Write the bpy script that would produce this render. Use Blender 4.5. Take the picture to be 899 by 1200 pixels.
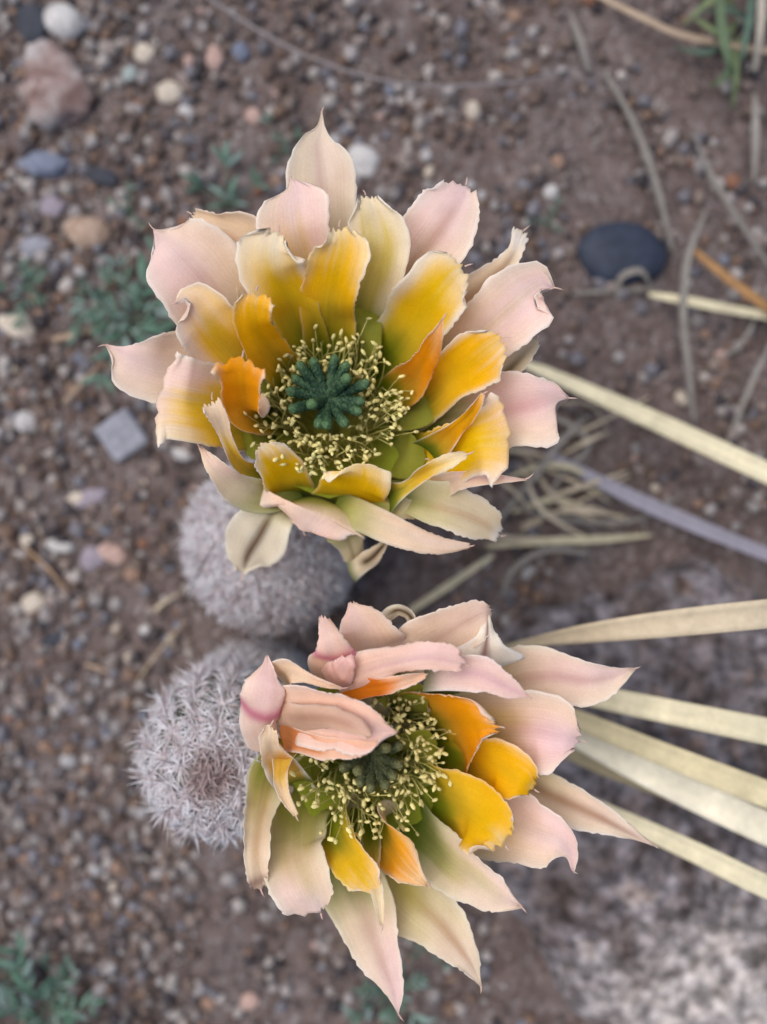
import bpy, math, random
import numpy as np
from mathutils import Vector, noise

for o in list(bpy.data.objects):
    bpy.data.objects.remove(o, do_unlink=True)
SC = bpy.context.scene
COL = SC.collection
R = math.radians

# ------------------------------------------------------------------ camera
H = 0.26                      # camera height above the soil (metres)
FPX = 933.0                   # focal length in photograph pixels
cam_d = bpy.data.cameras.new('camera')
cam = bpy.data.objects.new('camera', cam_d)
COL.objects.link(cam)
cam.location = (0, 0, H)
cam_d.sensor_fit = 'VERTICAL'
cam_d.sensor_height = 36.0
cam_d.sensor_width = 27.0
cam_d.lens = 36.0 * FPX / 1200.0
cam_d.clip_start = 0.005
cam_d.clip_end = 200.0
cam_d.dof.use_dof = True
cam_d.dof.focus_distance = 0.166
cam_d.dof.aperture_fstop = 5.2
SC.camera = cam

# ------------------------------------------------------------------ sky, sun, exposure
w = bpy.data.worlds.new('World')
SC.world = w
w.use_nodes = True
nt = w.node_tree
bg = nt.nodes['Background']
sky = nt.nodes.new('ShaderNodeTexSky')
sky.sky_type = 'NISHITA'
sky.sun_disc = False
SUN_EL, SUN_AZ = R(66), R(-60)
sky.sun_elevation = SUN_EL
sky.sun_rotation = SUN_AZ
sky.dust_density = 2.5
sky.air_density = 1.0
sky.ozone_density = 1.0
nt.links.new(sky.outputs[0], bg.inputs[0])
bg.inputs[1].default_value = 0.09
sd = bpy.data.lights.new('sun', 'SUN')
sd.energy = 1.5
sd.angle = R(60)
sd.color = (1.0, 0.96, 0.91)
so = bpy.data.objects.new('sun', sd)
COL.objects.link(so)
sdir = Vector((math.sin(SUN_AZ) * math.cos(SUN_EL), math.cos(SUN_AZ) * math.cos(SUN_EL), math.sin(SUN_EL)))
so.rotation_euler = sdir.to_track_quat('Z', 'Y').to_euler()
so.location = (0, 0, 3)
SC.view_settings.view_transform = 'Standard'
SC.view_settings.look = 'None'
SC.view_settings.gamma = 1.0
SC.view_settings.use_curve_mapping = False
SC.view_settings.exposure = 0.78
SC.render.engine = 'CYCLES'
SC.cycles.max_bounces = 14
SC.cycles.diffuse_bounces = 10
SC.cycles.transmission_bounces = 12

# ------------------------------------------------------------------ helpers
def P(px, py, z):
    """pixel of the photograph + height (metres) -> point in the place"""
    d = H - z
    return np.array([(px - 449.5) / FPX * d, (600.0 - py) / FPX * d, z])

def lin(r, g, b):
    f = lambda c: (c / 255 / 12.92) if c / 255 <= .04045 else ((c / 255 + .055) / 1.055) ** 2.4
    return np.array([f(r), f(g), f(b)])

def sm(a, b, x):
    t = np.clip((x - a) / (b - a), 0, 1)
    return t * t * (3 - 2 * t)

def mix(a, b, f):
    f = np.asarray(f)[..., None]
    return a * (1 - f) + b * f

def tag(o, label=None, cat=None, group=None, kind=None):
    if label: o['label'] = label
    if cat: o['category'] = cat
    if group: o['group'] = group
    if kind: o['kind'] = kind
    return o

def link(name, me, parent=None, loc=None):
    o = bpy.data.objects.new(name, me)
    COL.objects.link(o)
    if parent is not None: o.parent = parent
    if loc is not None: o.location = loc
    return o

def empty(name, loc, parent=None):
    o = bpy.data.objects.new(name, None)
    o.empty_display_size = .01
    COL.objects.link(o)
    if parent is not None: o.parent = parent
    o.location = loc
    return o

def mesh(name, V, F, mat, col=None, uv=None, smooth=True):
    """V (n,3), F list/array of faces, col (n,3) linear vertex pigment, uv (n,2)"""
    me = bpy.data.meshes.new(name)
    V = np.asarray(V, dtype=np.float32)
    if isinstance(F, np.ndarray):
        k = F.shape[1]
        me.vertices.add(len(V)); me.vertices.foreach_set('co', V.ravel())
        me.loops.add(F.size); me.loops.foreach_set('vertex_index', F.astype(np.int32).ravel())
        me.polygons.add(len(F)); me.polygons.foreach_set('loop_start', np.arange(0, F.size, k, dtype=np.int32))
        me.update(calc_edges=True)
    else:
        me.from_pydata(V.tolist(), [], F)
    me.validate()
    if smooth:
        me.polygons.foreach_set('use_smooth', np.ones(len(me.polygons), dtype=bool))
    if col is not None:
        a = me.color_attributes.new('pigment', 'FLOAT_COLOR', 'POINT')
        c = np.ones((len(V), 4), dtype=np.float32); c[:, :3] = col
        a.data.foreach_set('color', c.ravel())
    if uv is not None:
        u = me.uv_layers.new(name='UVMap')
        li = np.empty(len(me.loops), dtype=np.int32); me.loops.foreach_get('vertex_index', li)
        u.data.foreach_set('uv', np.asarray(uv, dtype=np.float32)[li].ravel())
    me.materials.append(mat)
    me.update()
    return me

# ------------------------------------------------------------------ materials
class N:
    def __init__(s, name):
        s.m = bpy.data.materials.new(name); s.m.use_nodes = True
        s.t = s.m.node_tree; s.b = s.t.nodes['Principled BSDF']; s.out = s.t.nodes['Material Output']
    def n(s, typ, **kw):
        x = s.t.nodes.new(typ)
        for k, v in kw.items():
            if k.startswith('i_'):
                key = k[2:]; key = int(key) if key.isdigit() else key.replace('_', ' ')
                x.inputs[key].default_value = v
            else: setattr(x, k, v)
        return x
    def l(s, a, b): s.t.links.new(a, b)
    def mixc(s, f, a, b, mode='MIX'):
        x = s.n('ShaderNodeMix', data_type='RGBA', blend_type=mode)
        for sock, v in ((x.inputs[0], f), (x.inputs[6], a), (x.inputs[7], b)):
            if hasattr(v, 'links'): s.l(v, sock)
            elif isinstance(v, (int, float)): sock.default_value = v
            else: sock.default_value = (*v, 1)
        return x.outputs[2]
    def ramp(s, fac, stops):
        x = s.n('ShaderNodeValToRGB'); s.l(fac, x.inputs[0])
        e = x.color_ramp.elements
        while len(e) < len(stops): e.new(.5)
        for el, (p, c) in zip(e, stops):
            el.position = p; el.color = (*c, 1) if hasattr(c, '__len__') else (c, c, c, 1)
        return x.outputs[0]
    def bump(s, h, st, dist):
        x = s.n('ShaderNodeBump', i_Strength=st, i_Distance=dist); s.l(h, x.inputs['Height'])
        s.l(x.outputs[0], s.b.inputs['Normal']); return x.outputs[0]

def pigment_mat(name, rough=.6, scale=900, var=.35, bump=.3, bdist=.0002, spec=.3, transl=0.0):
    k = N(name)
    a = k.n('ShaderNodeAttribute', attribute_name='pigment')
    tc = k.n('ShaderNodeTexCoord')
    nz = k.n('ShaderNodeTexNoise', i_Scale=scale, i_Detail=4.0, i_Roughness=.65)
    k.l(tc.outputs['Object'], nz.inputs['Vector'])
    r = k.ramp(nz.outputs[0], [(.25, 1 - var), (.75, 1 + var)])
    c = k.mixc(1.0, a.outputs[0], r, 'MULTIPLY')
    k.l(c, k.b.inputs['Base Color'])
    k.b.inputs['Roughness'].default_value = rough
    k.b.inputs['Specular IOR Level'].default_value = spec
    nrm = k.bump(nz.outputs[0], bump, bdist)
    if transl > 0:
        t = k.n('ShaderNodeBsdfTranslucent'); k.l(c, t.inputs[0])
        mx = k.n('ShaderNodeMixShader'); mx.inputs[0].default_value = transl
        k.l(k.b.outputs[0], mx.inputs[1]); k.l(t.outputs[0], mx.inputs[2]); k.l(mx.outputs[0], k.out.inputs[0])
    return k.m

def petal_mat():
    k = N('petal_tissue')
    a = k.n('ShaderNodeAttribute', attribute_name='pigment')
    uv = k.n('ShaderNodeUVMap', uv_map='UVMap')
    mp = k.n('ShaderNodeMapping'); mp.inputs['Scale'].default_value = (34, 1.3, 1)
    k.l(uv.outputs[0], mp.inputs[0])
    v = k.n('ShaderNodeTexNoise', i_Scale=3.0, i_Detail=4.0, i_Roughness=.6); k.l(mp.outputs[0], v.inputs['Vector'])
    tc = k.n('ShaderNodeTexCoord')
    g = k.n('ShaderNodeTexNoise', i_Scale=2600.0, i_Detail=2.0); k.l(tc.outputs['Object'], g.inputs['Vector'])
    b2 = k.n('ShaderNodeTexNoise', i_Scale=180.0, i_Detail=3.0); k.l(tc.outputs['Object'], b2.inputs['Vector'])
    vr = k.ramp(v.outputs[0], [(.3, .95), (.7, 1.08)])
    gr = k.ramp(g.outputs[0], [(.3, .98), (.72, 1.06)])
    br = k.ramp(b2.outputs[0], [(.3, (.98, .95, .94)), (.7, (1.07, 1.08, 1.10))])
    c = k.mixc(1.0, a.outputs[0], vr, 'MULTIPLY'); c = k.mixc(1.0, c, gr, 'MULTIPLY'); c = k.mixc(1.0, c, br, 'MULTIPLY')
    k.l(c, k.b.inputs['Base Color'])
    k.b.inputs['Roughness'].default_value = .52
    k.b.inputs['Specular IOR Level'].default_value = .14
    k.b.inputs['Sheen Weight'].default_value = 0
    ad = k.n('ShaderNodeMath', operation='MULTIPLY_ADD'); ad.inputs[1].default_value = .15
    k.l(g.outputs[0], ad.inputs[0]); k.l(v.outputs[0], ad.inputs[2])
    k.bump(ad.outputs[0], .4, .0003)
    t = k.n('ShaderNodeBsdfTranslucent'); k.l(c, t.inputs[0])
    mx = k.n('ShaderNodeMixShader'); mx.inputs[0].default_value = .46
    k.l(k.b.outputs[0], mx.inputs[1]); k.l(t.outputs[0], mx.inputs[2]); k.l(mx.outputs[0], k.out.inputs[0])
    return k.m

def soil_mat():
    k = N('desert_soil')
    tc = k.n('ShaderNodeTexCoord'); O = tc.outputs['Object']
    n1 = k.n('ShaderNodeTexNoise', i_Scale=22.0, i_Detail=6.0, i_Roughness=.6); k.l(O, n1.inputs['Vector'])
    n2 = k.n('ShaderNodeTexNoise', i_Scale=420.0, i_Detail=6.0, i_Roughness=.75); k.l(O, n2.inputs['Vector'])
    n3 = k.n('ShaderNodeTexNoise', i_Scale=90.0, i_Detail=5.0, i_Roughness=.7); k.l(O, n3.inputs['Vector'])
    vo = k.n('ShaderNodeTexVoronoi', i_Scale=480.0); k.l(O, vo.inputs['Vector'])
    c1 = k.ramp(n1.outputs[0], [(.3, lin(98, 83, 79)), (.5, lin(117, 101, 96)), (.7, lin(110, 102, 102))])
    c3 = k.ramp(n3.outputs[0], [(.3, .62), (.55, 1.0), (.75, 1.3)])
    c = k.mixc(1.0, c1, c3, 'MULTIPLY')
    gcol = k.ramp(vo.outputs['Color'], [(.0, lin(52, 46, 45)), (.3, lin(92, 80, 75)), (.55, lin(112, 98, 92)), (.8, lin(140, 130, 128)), (1., lin(180, 174, 170))])
    c = k.mixc(.42, c, gcol)
    r2 = k.ramp(n2.outputs[0], [(.3, .6), (.7, 1.35)])
    c = k.mixc(1.0, c, r2, 'MULTIPLY')
    k.l(c, k.b.inputs['Base Color'])
    k.b.inputs['Roughness'].default_value = .95
    k.b.inputs['Specular IOR Level'].default_value = .15
    m = k.n('ShaderNodeMath', operation='SUBTRACT'); k.l(n2.outputs[0], m.inputs[0]); k.l(vo.outputs['Distance'], m.inputs[1])
    k.bump(m.outputs[0], .9, .0012)
    return k.m

def rock_mat(name, cols, scale=60, fine=500, rough=.85, bump=.5, bd=.0006):
    k = N(name)
    tc = k.n('ShaderNodeTexCoord'); O = tc.outputs['Object']
    n1 = k.n('ShaderNodeTexNoise', i_Scale=scale, i_Detail=6.0, i_Roughness=.62, i_Distortion=.4); k.l(O, n1.inputs['Vector'])
    n2 = k.n('ShaderNodeTexNoise', i_Scale=fine, i_Detail=5.0, i_Roughness=.7); k.l(O, n2.inputs['Vector'])
    s = [(.28 + .44 * i / max(1, len(cols) - 1), lin(*c)) for i, c in enumerate(cols)]
    c = k.ramp(n1.outputs[0], s)
    c = k.mixc(1.0, c, k.ramp(n2.outputs[0], [(.3, .68), (.7, 1.28)]), 'MULTIPLY')
    k.l(c, k.b.inputs['Base Color'])
    k.b.inputs['Roughness'].default_value = rough
    k.b.inputs['Specular IOR Level'].default_value = .25
    k.bump(n2.outputs[0], bump, bd)
    return k.m

M_PETAL = petal_mat()
M_SPINE = pigment_mat('cactus_spine', rough=.45, scale=700, var=.15, bump=.0, spec=.35, transl=.5)
M_STEM = pigment_mat('cactus_skin', rough=.7, scale=500, var=.4, bump=.5)
M_STAMEN = pigment_mat('stamen_tissue', rough=.6, scale=3000, var=.2, bump=.2, transl=.3)
M_STRAW = pigment_mat('dry_straw', rough=.6, scale=420, var=.14, bump=.35, spec=.3)
M_LEAF = pigment_mat('small_leaf', rough=.6, scale=600, var=.3, bump=.3, transl=.25)
M_GRAVEL = pigment_mat('gravel_grain', rough=.85, scale=700, var=.4, bump=.5, bdist=.0005, spec=.2)
M_SOIL = soil_mat()

# ------------------------------------------------------------------ the ground
def gz(x, y):
    v = Vector((x, y, .37))
    z = .0055 * noise.noise(v * 11) + .0022 * noise.noise(v * 37) + .0011 * noise.noise(v * 120)
    return z

def ground():
    rx = np.concatenate([np.linspace(-.17, .17, 270)]); ry = np.linspace(-.21, .21, 340, 15)
    outer = np.array([.19, .23, .3, .5, 1, 2.5, 6, 15, 40, 90])
    ox = outer; oy = outer + .04
    xs = np.concatenate([-ox[::-1], rx, ox]); ys = np.concatenate([-oy[::-1], ry, oy])
    V = np.empty((len(ys), len(xs), 3))
    for j, y in enumerate(ys):
        for i, x in enumerate(xs):
            z = gz(x, y)
            if abs(x) < .18 and abs(y) < .22:
                z += .0006 * noise.noise(Vector((x, y, 2)) * 420)
            V[j, i] = (x, y, z)
    nx, ny = len(xs), len(ys)
    idx = np.arange(nx * ny).reshape(ny, nx)
    F = np.stack([idx[:-1, :-1], idx[:-1, 1:], idx[1:, 1:], idx[1:, :-1]], -1).reshape(-1, 4)
    o = link('ground', mesh('ground', V.reshape(-1, 3), F, M_SOIL))
    tag(o, 'dry brown gravelly desert soil', None, None, 'structure')
ground()

# ------------------------------------------------------------------ stones
rng = np.random.default_rng(7)

def ico(sub):
    import bmesh
    bm = bmesh.new(); bmesh.ops.create_icosphere(bm, subdivisions=sub, radius=1)
    V = np.array([v.co[:] for v in bm.verts]); F = np.array([[v.index for v in f.verts] for f in bm.faces]); bm.free()
    return V, F
ICO1, ICO2, ICO3, ICO4 = ico(1), ico(2), ico(3), ico(4)

def stone_mesh(name, mat, rx, ry, rz, seed, rough=.18, angular=0., sub=3, col=None):
    V, F = {1: ICO1, 2: ICO2, 3: ICO3, 4: ICO4}[sub]
    V = V.copy()
    rs = random.Random(seed)
    if angular > 0:      # cut flat facets
        for _ in range(9):
            n = np.array([rs.gauss(0, 1), rs.gauss(0, 1), rs.gauss(0, .8)]); n /= np.linalg.norm(n)
            d = V @ n; lim = 1 - angular * rs.uniform(.5, 1)
            V -= np.outer(np.clip(d - lim, 0, None), n)
    out = np.empty_like(V)
    for i, v in enumerate(V):
        q = Vector(v) * 1.3 + Vector((seed * 3.1, seed * 1.7, 0))
        f = 1 + rough * noise.noise(q) + rough * .45 * noise.noise(q * 2.7) + rough * .2 * noise.noise(q * 7)
        out[i] = v * f
    out *= (rx, ry, rz)
    return mesh(name, out, F, mat, None if col is None else np.tile(col, (len(V), 1)))

def stone(name, px, py, rx, ry, rot, mat, label, cat='stone', hz=.6, seed=1, rough=.18, angular=.15, sub=3, sink=.3, group=None, col=None):
    z0 = 0.004
    s = (H - z0) / FPX
    a, b = rx * s, ry * s
    c = min(a, b) * hz
    p = P(px, py, z0)
    zz = gz(p[0], p[1]) + c * (1 - sink * 2) * .8
    o = link(name, stone_mesh(name, mat, a, b, c, seed, rough, angular, sub, col), None, (p[0], p[1], zz))
    o.rotation_euler = (0, 0, R(rot))
    return tag(o, label, cat, group)

RM = {
 'white': rock_mat('white_quartz', [(150, 145, 142), (190, 186, 182), (215, 210, 205)], 90),
 'pinkrock': rock_mat('banded_pink_rock', [(98, 78, 72), (108, 84, 78), (148, 128, 122), (168, 160, 156), (140, 132, 132)], 70, 400),
 'blue': rock_mat('blue_grey_stone', [(92, 98, 112), (118, 124, 140), (140, 145, 158)], 80),
 'dark': rock_mat('dark_slate', [(46, 48, 55), (58, 60, 68), (72, 72, 78)], 70, 300, .7),
 'slate': rock_mat('navy_slate', [(38, 44, 55), (48, 54, 68), (58, 64, 78)], 40, 260, .6, .25),
 'tan': rock_mat('tan_stone', [(120, 95, 78), (165, 142, 124), (185, 168, 152)], 80),
 'cream': rock_mat('cream_stone', [(165, 152, 135), (195, 182, 165), (210, 200, 188)], 90),
 'lav': rock_mat('lavender_stone', [(128, 118, 126), (148, 138, 146), (160, 152, 158)], 80),
 'grey': rock_mat('plain_grey_stone', [(128, 128, 136), (142, 142, 150), (155, 154, 160)], 50, 350, .8, .25),
 'pink': rock_mat('pinkish_stone', [(150, 118, 106), (180, 152, 140), (195, 175, 166)], 80),
 'teal': rock_mat('pale_green_stone', [(130, 138, 136), (152, 160, 156), (170, 176, 172)], 80),
}
STONES = [
 ('pebble', 70, 18, 25, 20, -20, 'white', 'smooth white oval pebble touching a dark slate chip', .75, .05, 0),
 ('stone', 33, 18, 20, 30, 15, 'dark', 'dark slate chip behind the smooth white oval pebble', .4, .15, .25),
 ('stone', 62, 100, 56, 44, -40, 'pinkrock', 'large lumpy pink, brown and grey stone', .5, .5, .35),
 ('stone', 48, 186, 35, 18, -8, 'blue', 'blue grey angular stone below the lumpy pink stone', .7, .2, .25),
 ('stone', 114, 201, 25, 11, -18, 'dark', 'flat dark grey sliver of stone', .5, .15, .2),
 ('stone', 58, 238, 17, 13, 10, 'lav', 'dull lavender stone between blue grey and tan stones', .6, .15, .2),
 ('stone', 101, 270, 29, 20, -12, 'tan', 'rounded tan stone with rusty brown side', .7, .12, .1),
 ('stone', 195, 100, 17, 14, 0, 'cream', 'rounded cream stone alone on fine soil', .7, .12, .1),
 ('pebble', 148, 80, 10, 11, 0, 'teal', 'pale greenish pebble on fine soil', .7, .1, .1),
 ('pebble', 213, 121, 10, 9, 0, 'white', 'tiny white pebble beside the rounded cream stone', .7, .1, .1),
 ('stone', 247, 58, 12, 16, 0, 'pink', 'upright pinkish tan stone among small gravel', .7, .15, .15),
 ('stone', 279, 50, 11, 11, 0, 'blue', 'small bluish stone next to the pinkish tan one', .7, .15, .15),
 ('stone', 163, 51, 15, 12, 10, 'cream', 'pale flat stone above the greenish pebble', .5, .15, .15),
 ('pebble', 295, 130, 10, 11, 20, 'pink', 'orange tinted pebble near small green leaves', .7, .1, .1),
 ('stone', 423, 183, 23, 20, 30, 'white', 'bluish white quartz lump behind the upper flower', .7, .18, .25),
 ('stone', 730, 297, 55, 41, -6, 'slate', 'big smooth dark navy slate stone', .45, .06, .22),
 ('stone', 66, 639, 17, 10, -8, 'white', 'white elongated stone among brown gravel', .7, .12, .1),
 ('stone', 100, 583, 24, 11, 18, 'lav', 'long pinkish grey stone with pale end', .6, .15, .15),
 ('stone', 35, 709, 16, 14, 20, 'cream', 'cream stone at the edge of bare soil', .7, .15, .15),
 ('pebble', 28, 633, 9, 11, 0, 'cream', 'cream pebble close to the white elongated stone', .7, .1, .1),
 ('stone', 130, 650, 20, 12, -25, 'pink', 'broad pinkish stone beside a grey one', .6, .15, .15),
 ('stone', 104, 655, 17, 15, 40, 'lav', 'grey purple stone beside the broad pinkish one', .5, .15, .15),
 ('stone', 60, 750, 16, 9, 20, 'dark', 'dark bluish chip near the cream stone', .6, .15, .2),
 ('pebble', 210, 530, 13, 9, -8, 'white', 'whitish pebble between the upper cactus and grey block', .6, .1, .1),
 ('stone', 15, 380, 24, 15, -20, 'cream', 'pale tan stone under feathery green leaves', .5, .2, .2),
 ('pebble', 22, 492, 14, 13, 30, 'white', 'rounded pale pebble with a dark hollow beside it', .7, .1, .1),
 ('pebble', 168, 741, 8, 8, 0, 'white', 'tiny white pebble by the lower cactus', .7, .1, .1),
 ('pebble', 289, 1184, 13, 11, 30, 'pink', 'pinkish cream pebble in dark soil by seedling', .6, .12, .15),
 ('stone', 555, 126, 9, 11, 0, 'cream', 'small cream stone on bare soil above the flower', .7, .12, .1),
 ('pebble', 645, 226, 9, 9, 0, 'white', 'tiny whitish pebble near the navy slate stone', .7, .1, .1),
 ('stone', 35, 285, 20, 13, 15, 'grey', 'dull grey stone next to the rounded tan stone', .6, .2, .2),
 ('stone', 85, 585, 13, 9, 0, 'cream', 'pale chip leaning on the long pinkish stone', .6, .15, .15),
]
for i, (nm, px, py, rx, ry, rot, m, lab, hz, rough, ang) in enumerate(STONES):
    stone(nm, px, py, rx, ry, rot, RM[m], lab, 'pebble' if nm == 'pebble' else 'stone', hz, i + 3, rough, ang, 3)

def block_stone():
    # squarish grey block lying on one face
    s = (H - .006) / FPX
    V, F = ICO4; V = V.copy()
    m = np.max(np.abs(V), axis=1, keepdims=True)
    V = V / m * .35 + V / m * .65 * (np.linalg.norm(V / m, axis=1, keepdims=True) ** -.12)
    out = np.array([v * (1 + .05 * noise.noise(Vector(v) * 1.6 + Vector((4, 1, 9)))) for v in V])
    out *= (24 * s, 25 * s, 13 * s)
    p = P(138, 508, .006)
    o = link('stone', mesh('stone', out, F, RM['grey']), None, (p[0], p[1], gz(p[0], p[1]) + .0015))
    o.rotation_euler = (R(6), R(-4), R(33))
    tag(o, 'squarish flat grey block of stone', 'stone')
block_stone()

# the pale crusted boulder
def boulder():
    cx, cy = P(815, 955, .012)[:2]
    k = N('crusted_boulder')
    tc = k.n('ShaderNodeTexCoord'); O = tc.outputs['Object']
    n1 = k.n('ShaderNodeTexNoise', i_Scale=70.0, i_Detail=7.0, i_Roughness=.62); k.l(O, n1.inputs['Vector'])
    n2 = k.n('ShaderNodeTexNoise', i_Scale=260.0, i_Detail=6.0, i_Roughness=.72); k.l(O, n2.inputs['Vector'])
    n3 = k.n('ShaderNodeTexNoise', i_Scale=190.0, i_Detail=3.0, i_Roughness=.6); k.l(O, n3.inputs['Vector'])
    c = k.ramp(n1.outputs[0], [(.34, lin(84, 72, 68)), (.46, lin(104, 95, 94)), (.56, lin(116, 111, 114)), (.66, lin(114, 97, 90))])
    # pale mineral crust at one end
    sp = k.n('ShaderNodeVectorMath', operation='DISTANCE'); k.l(O, sp.inputs[0]); sp.inputs[1].default_value = (.005, -.075, .01)
    ad = k.n('ShaderNodeMath', operation='MULTIPLY_ADD'); k.l(n1.outputs[0], ad.inputs[0]); ad.inputs[1].default_value = -.10; k.l(sp.outputs['Value'], ad.inputs[2])
    ad2 = k.n('ShaderNodeMath', operation='MULTIPLY_ADD'); k.l(n2.outputs[0], ad2.inputs[0]); ad2.inputs[1].default_value = -.05; k.l(ad.outputs[0], ad2.inputs[2])
    mr = k.n('ShaderNodeMapRange'); k.l(ad2.outputs[0], mr.inputs[0])
    mr.inputs[1].default_value = -.055; mr.inputs[2].default_value = -.02; mr.inputs[3].default_value = .6; mr.inputs[4].default_value = 0
    c = k.mixc(mr.outputs[0], c, lin(192, 183, 176))
    c = k.mixc(1.0, c, k.ramp(n2.outputs[0], [(.32, .45), (.5, .95), (.7, 1.5)]), 'MULTIPLY')
    c = k.mixc(1.0, c, k.ramp(n3.outputs[0], [(.38, .5), (.5, 1.0), (.62, 1.6)]), 'MULTIPLY')
    k.l(c, k.b.inputs['Base Color']); k.b.inputs['Roughness'].default_value = .95; k.b.inputs['Specular IOR Level'].default_value = .15
    k.bump(n2.outputs[0], .9, .0012)
    import bmesh
    bm = bmesh.new(); bmesh.ops.create_icosphere(bm, subdivisions=6, radius=1)
    V = np.array([v.co[:] for v in bm.verts]); F = np.array([[v.index for v in f.verts] for f in bm.faces]); bm.free()
    out = np.empty_like(V)
    for i, v in enumerate(V):
        q = Vector(v)
        # squared plan, flattened top
        a = math.atan2(v[1], v[0]); rad = 1 + .10 * math.cos(2 * a + .6) + .05 * noise.noise(Vector((v[0] * 7, v[1] * 7, v[2] * 7))) + .10 * noise.noise(Vector((math.cos(a) * 1.5, math.sin(a) * 1.5, 3))) * 2
        zz = math.copysign(abs(v[2]) ** .55, v[2])
        x, y = v[0] * rad, v[1] * rad
        z = zz * (1 + .16 * noise.noise(q * 2.2) + .14 * noise.noise(q * 6) + .11 * noise.noise(q * 15) + .08 * noise.noise(q * 34)) - .25 * (1 - abs(v[2]))
        out[i] = (x * .062, y * .084, z * .013)
    o = link('boulder', mesh('boulder', out, F, k.m), None, (cx, cy, .002))
    tag(o, 'broad low mottled grey boulder with pale crust under the dry blades', 'boulder')
    return cx, cy
BX, BY = boulder()

def in_boulder(x, y): return ((x - BX) / .064) ** 2 + ((y - BY) / .086) ** 2 < 1
CACTI = [(-.0325, -.0095, .0235), (-.0398, -.0605, .0205)]
def blocked(x, y):
    if in_boulder(x, y): return True
    return any((x - a) ** 2 + (y - b) ** 2 < (r + .004) ** 2 for a, b, r in CACTI)

# scattered pebbles one can pick out
PEB = [
 ('pale grey', (172, 168, 166)), ('tan brown', (150, 122, 104)), ('cream', (190, 176, 158)),
 ('rusty brown', (138, 98, 78)), ('blue grey', (122, 126, 138)), ('dark grey', (78, 74, 76)), ('pinkish', (176, 148, 138)),
]
pm = {}
for n_, c_ in PEB:
    mt = rock_mat(n_.replace(' ', '_') + '_pebble', [tuple(int(x * .8) for x in c_), c_, tuple(min(235, int(x * 1.1)) for x in c_)], 150, 700)
    pm[n_] = [stone_mesh('pebble', mt, 1, 1, .7, 50 + j, .22, .22, 2) for j in range(3)]
LAND = [(70, 18, 'white oval pebble'), (62, 100, 'lumpy pink stone'), (48, 186, 'blue grey stone'), (114, 201, 'dark sliver'), (58, 238, 'lavender stone'),
 (101, 270, 'rounded tan stone'), (195, 100, 'cream stone'), (247, 58, 'pinkish tan stone'), (163, 51, 'pale flat stone'), (423, 183, 'bluish quartz lump'), (730, 297, 'navy slate'),
 (66, 639, 'white elongated stone'), (100, 583, 'long pinkish stone'), (130, 650, 'broad pinkish stone'), (60, 750, 'dark bluish chip'), (15, 380, 'pale tan stone'), (22, 492, 'rounded pale pebble'),
 (138, 508, 'squarish grey block'), (160, 372, 'bushiest seedling'), (262, 236, 'long leaved seedling'), (330, 165, 'small seedling by the top petal'), (28, 345, 'feathery seedling'),
 (58, 1178, 'largest feathery seedling'), (462, 1165, 'seedling under the pink petal'), (880, 20, 'grass tuft'), (470, 98, 'long arching grass stalk'), (215, 640, 'squat cactus'), (160, 860, 'taller cactus'), (240, 990, 'foot of the taller cactus'),
 (620, 700, 'boulder edge'), (590, 1000, 'boulder flank'), (680, 50, 'grey leaf fragment'), (55, 665, 'thin rusty straw'), (95, 450, 'short brown straw'), (115, 783, 'tiny straw splinter'), (640, 560, 'straw tangle'), (780, 480, 'long pale blade')]
def label_pebble(o, px, py, r, el, n_):
    d, nm = min((math.hypot(px - a, py - b), t) for a, b, t in LAND)
    size = 'tiny' if r < 5.5 else ('small' if r < 7.5 else 'larger')
    shape = 'oval' if el < .76 else ('rounded' if el > .9 else 'blunt')
    rel = 'close beside the' if d < 55 else ('a little way from the' if d < 120 else 'well away from the')
    tag(o, f'{size} {shape} {n_} pebble {rel} {nm}', 'pebble', f'{n_} pebbles in the gravel')
spots = [(s[1], s[2], max(s[3], s[4])) for s in STONES] + [(138, 508, 38)]
cnt = 0; tries = 0
while cnt < 270 and tries < 20000:
    tries += 1
    px, py = rng.uniform(-15, 915), rng.uniform(-15, 1215)
    dens = 1.0 if px < 240 else (.55 if px < 600 and py < 220 else (.35 if px < 620 else .12))
    if py > 1000 and px > 200: dens *= .5
    if rng.random() > dens: continue
    r = rng.uniform(4.5, 7.5) if rng.random() < .72 else rng.uniform(7.5, 12)
    if any((px - a) ** 2 + (py - b) ** 2 < (c + r + 1) ** 2 for a, b, c in spots): continue
    p = P(px, py, .003)
    if blocked(p[0], p[1]): continue
    spots.append((px, py, r))
    n_, c_ = PEB[int(rng.choice(7, p=[.2, .22, .14, .12, .12, .08, .12]))]
    o = link('pebble', pm[n_][int(rng.integers(3))], None)
    s = r * (H - .003) / FPX
    el = rng.uniform(.65, 1)
    o.scale = (s, s * el, s * rng.uniform(.55, .9))
    o.rotation_euler = (rng.uniform(-.3, .3), rng.uniform(-.3, .3), rng.uniform(0, 6.3))
    o.location = (p[0], p[1], gz(p[0], p[1]) + s * .22)
    label_pebble(o, px, py, r, el, n_)
    cnt += 1

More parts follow.
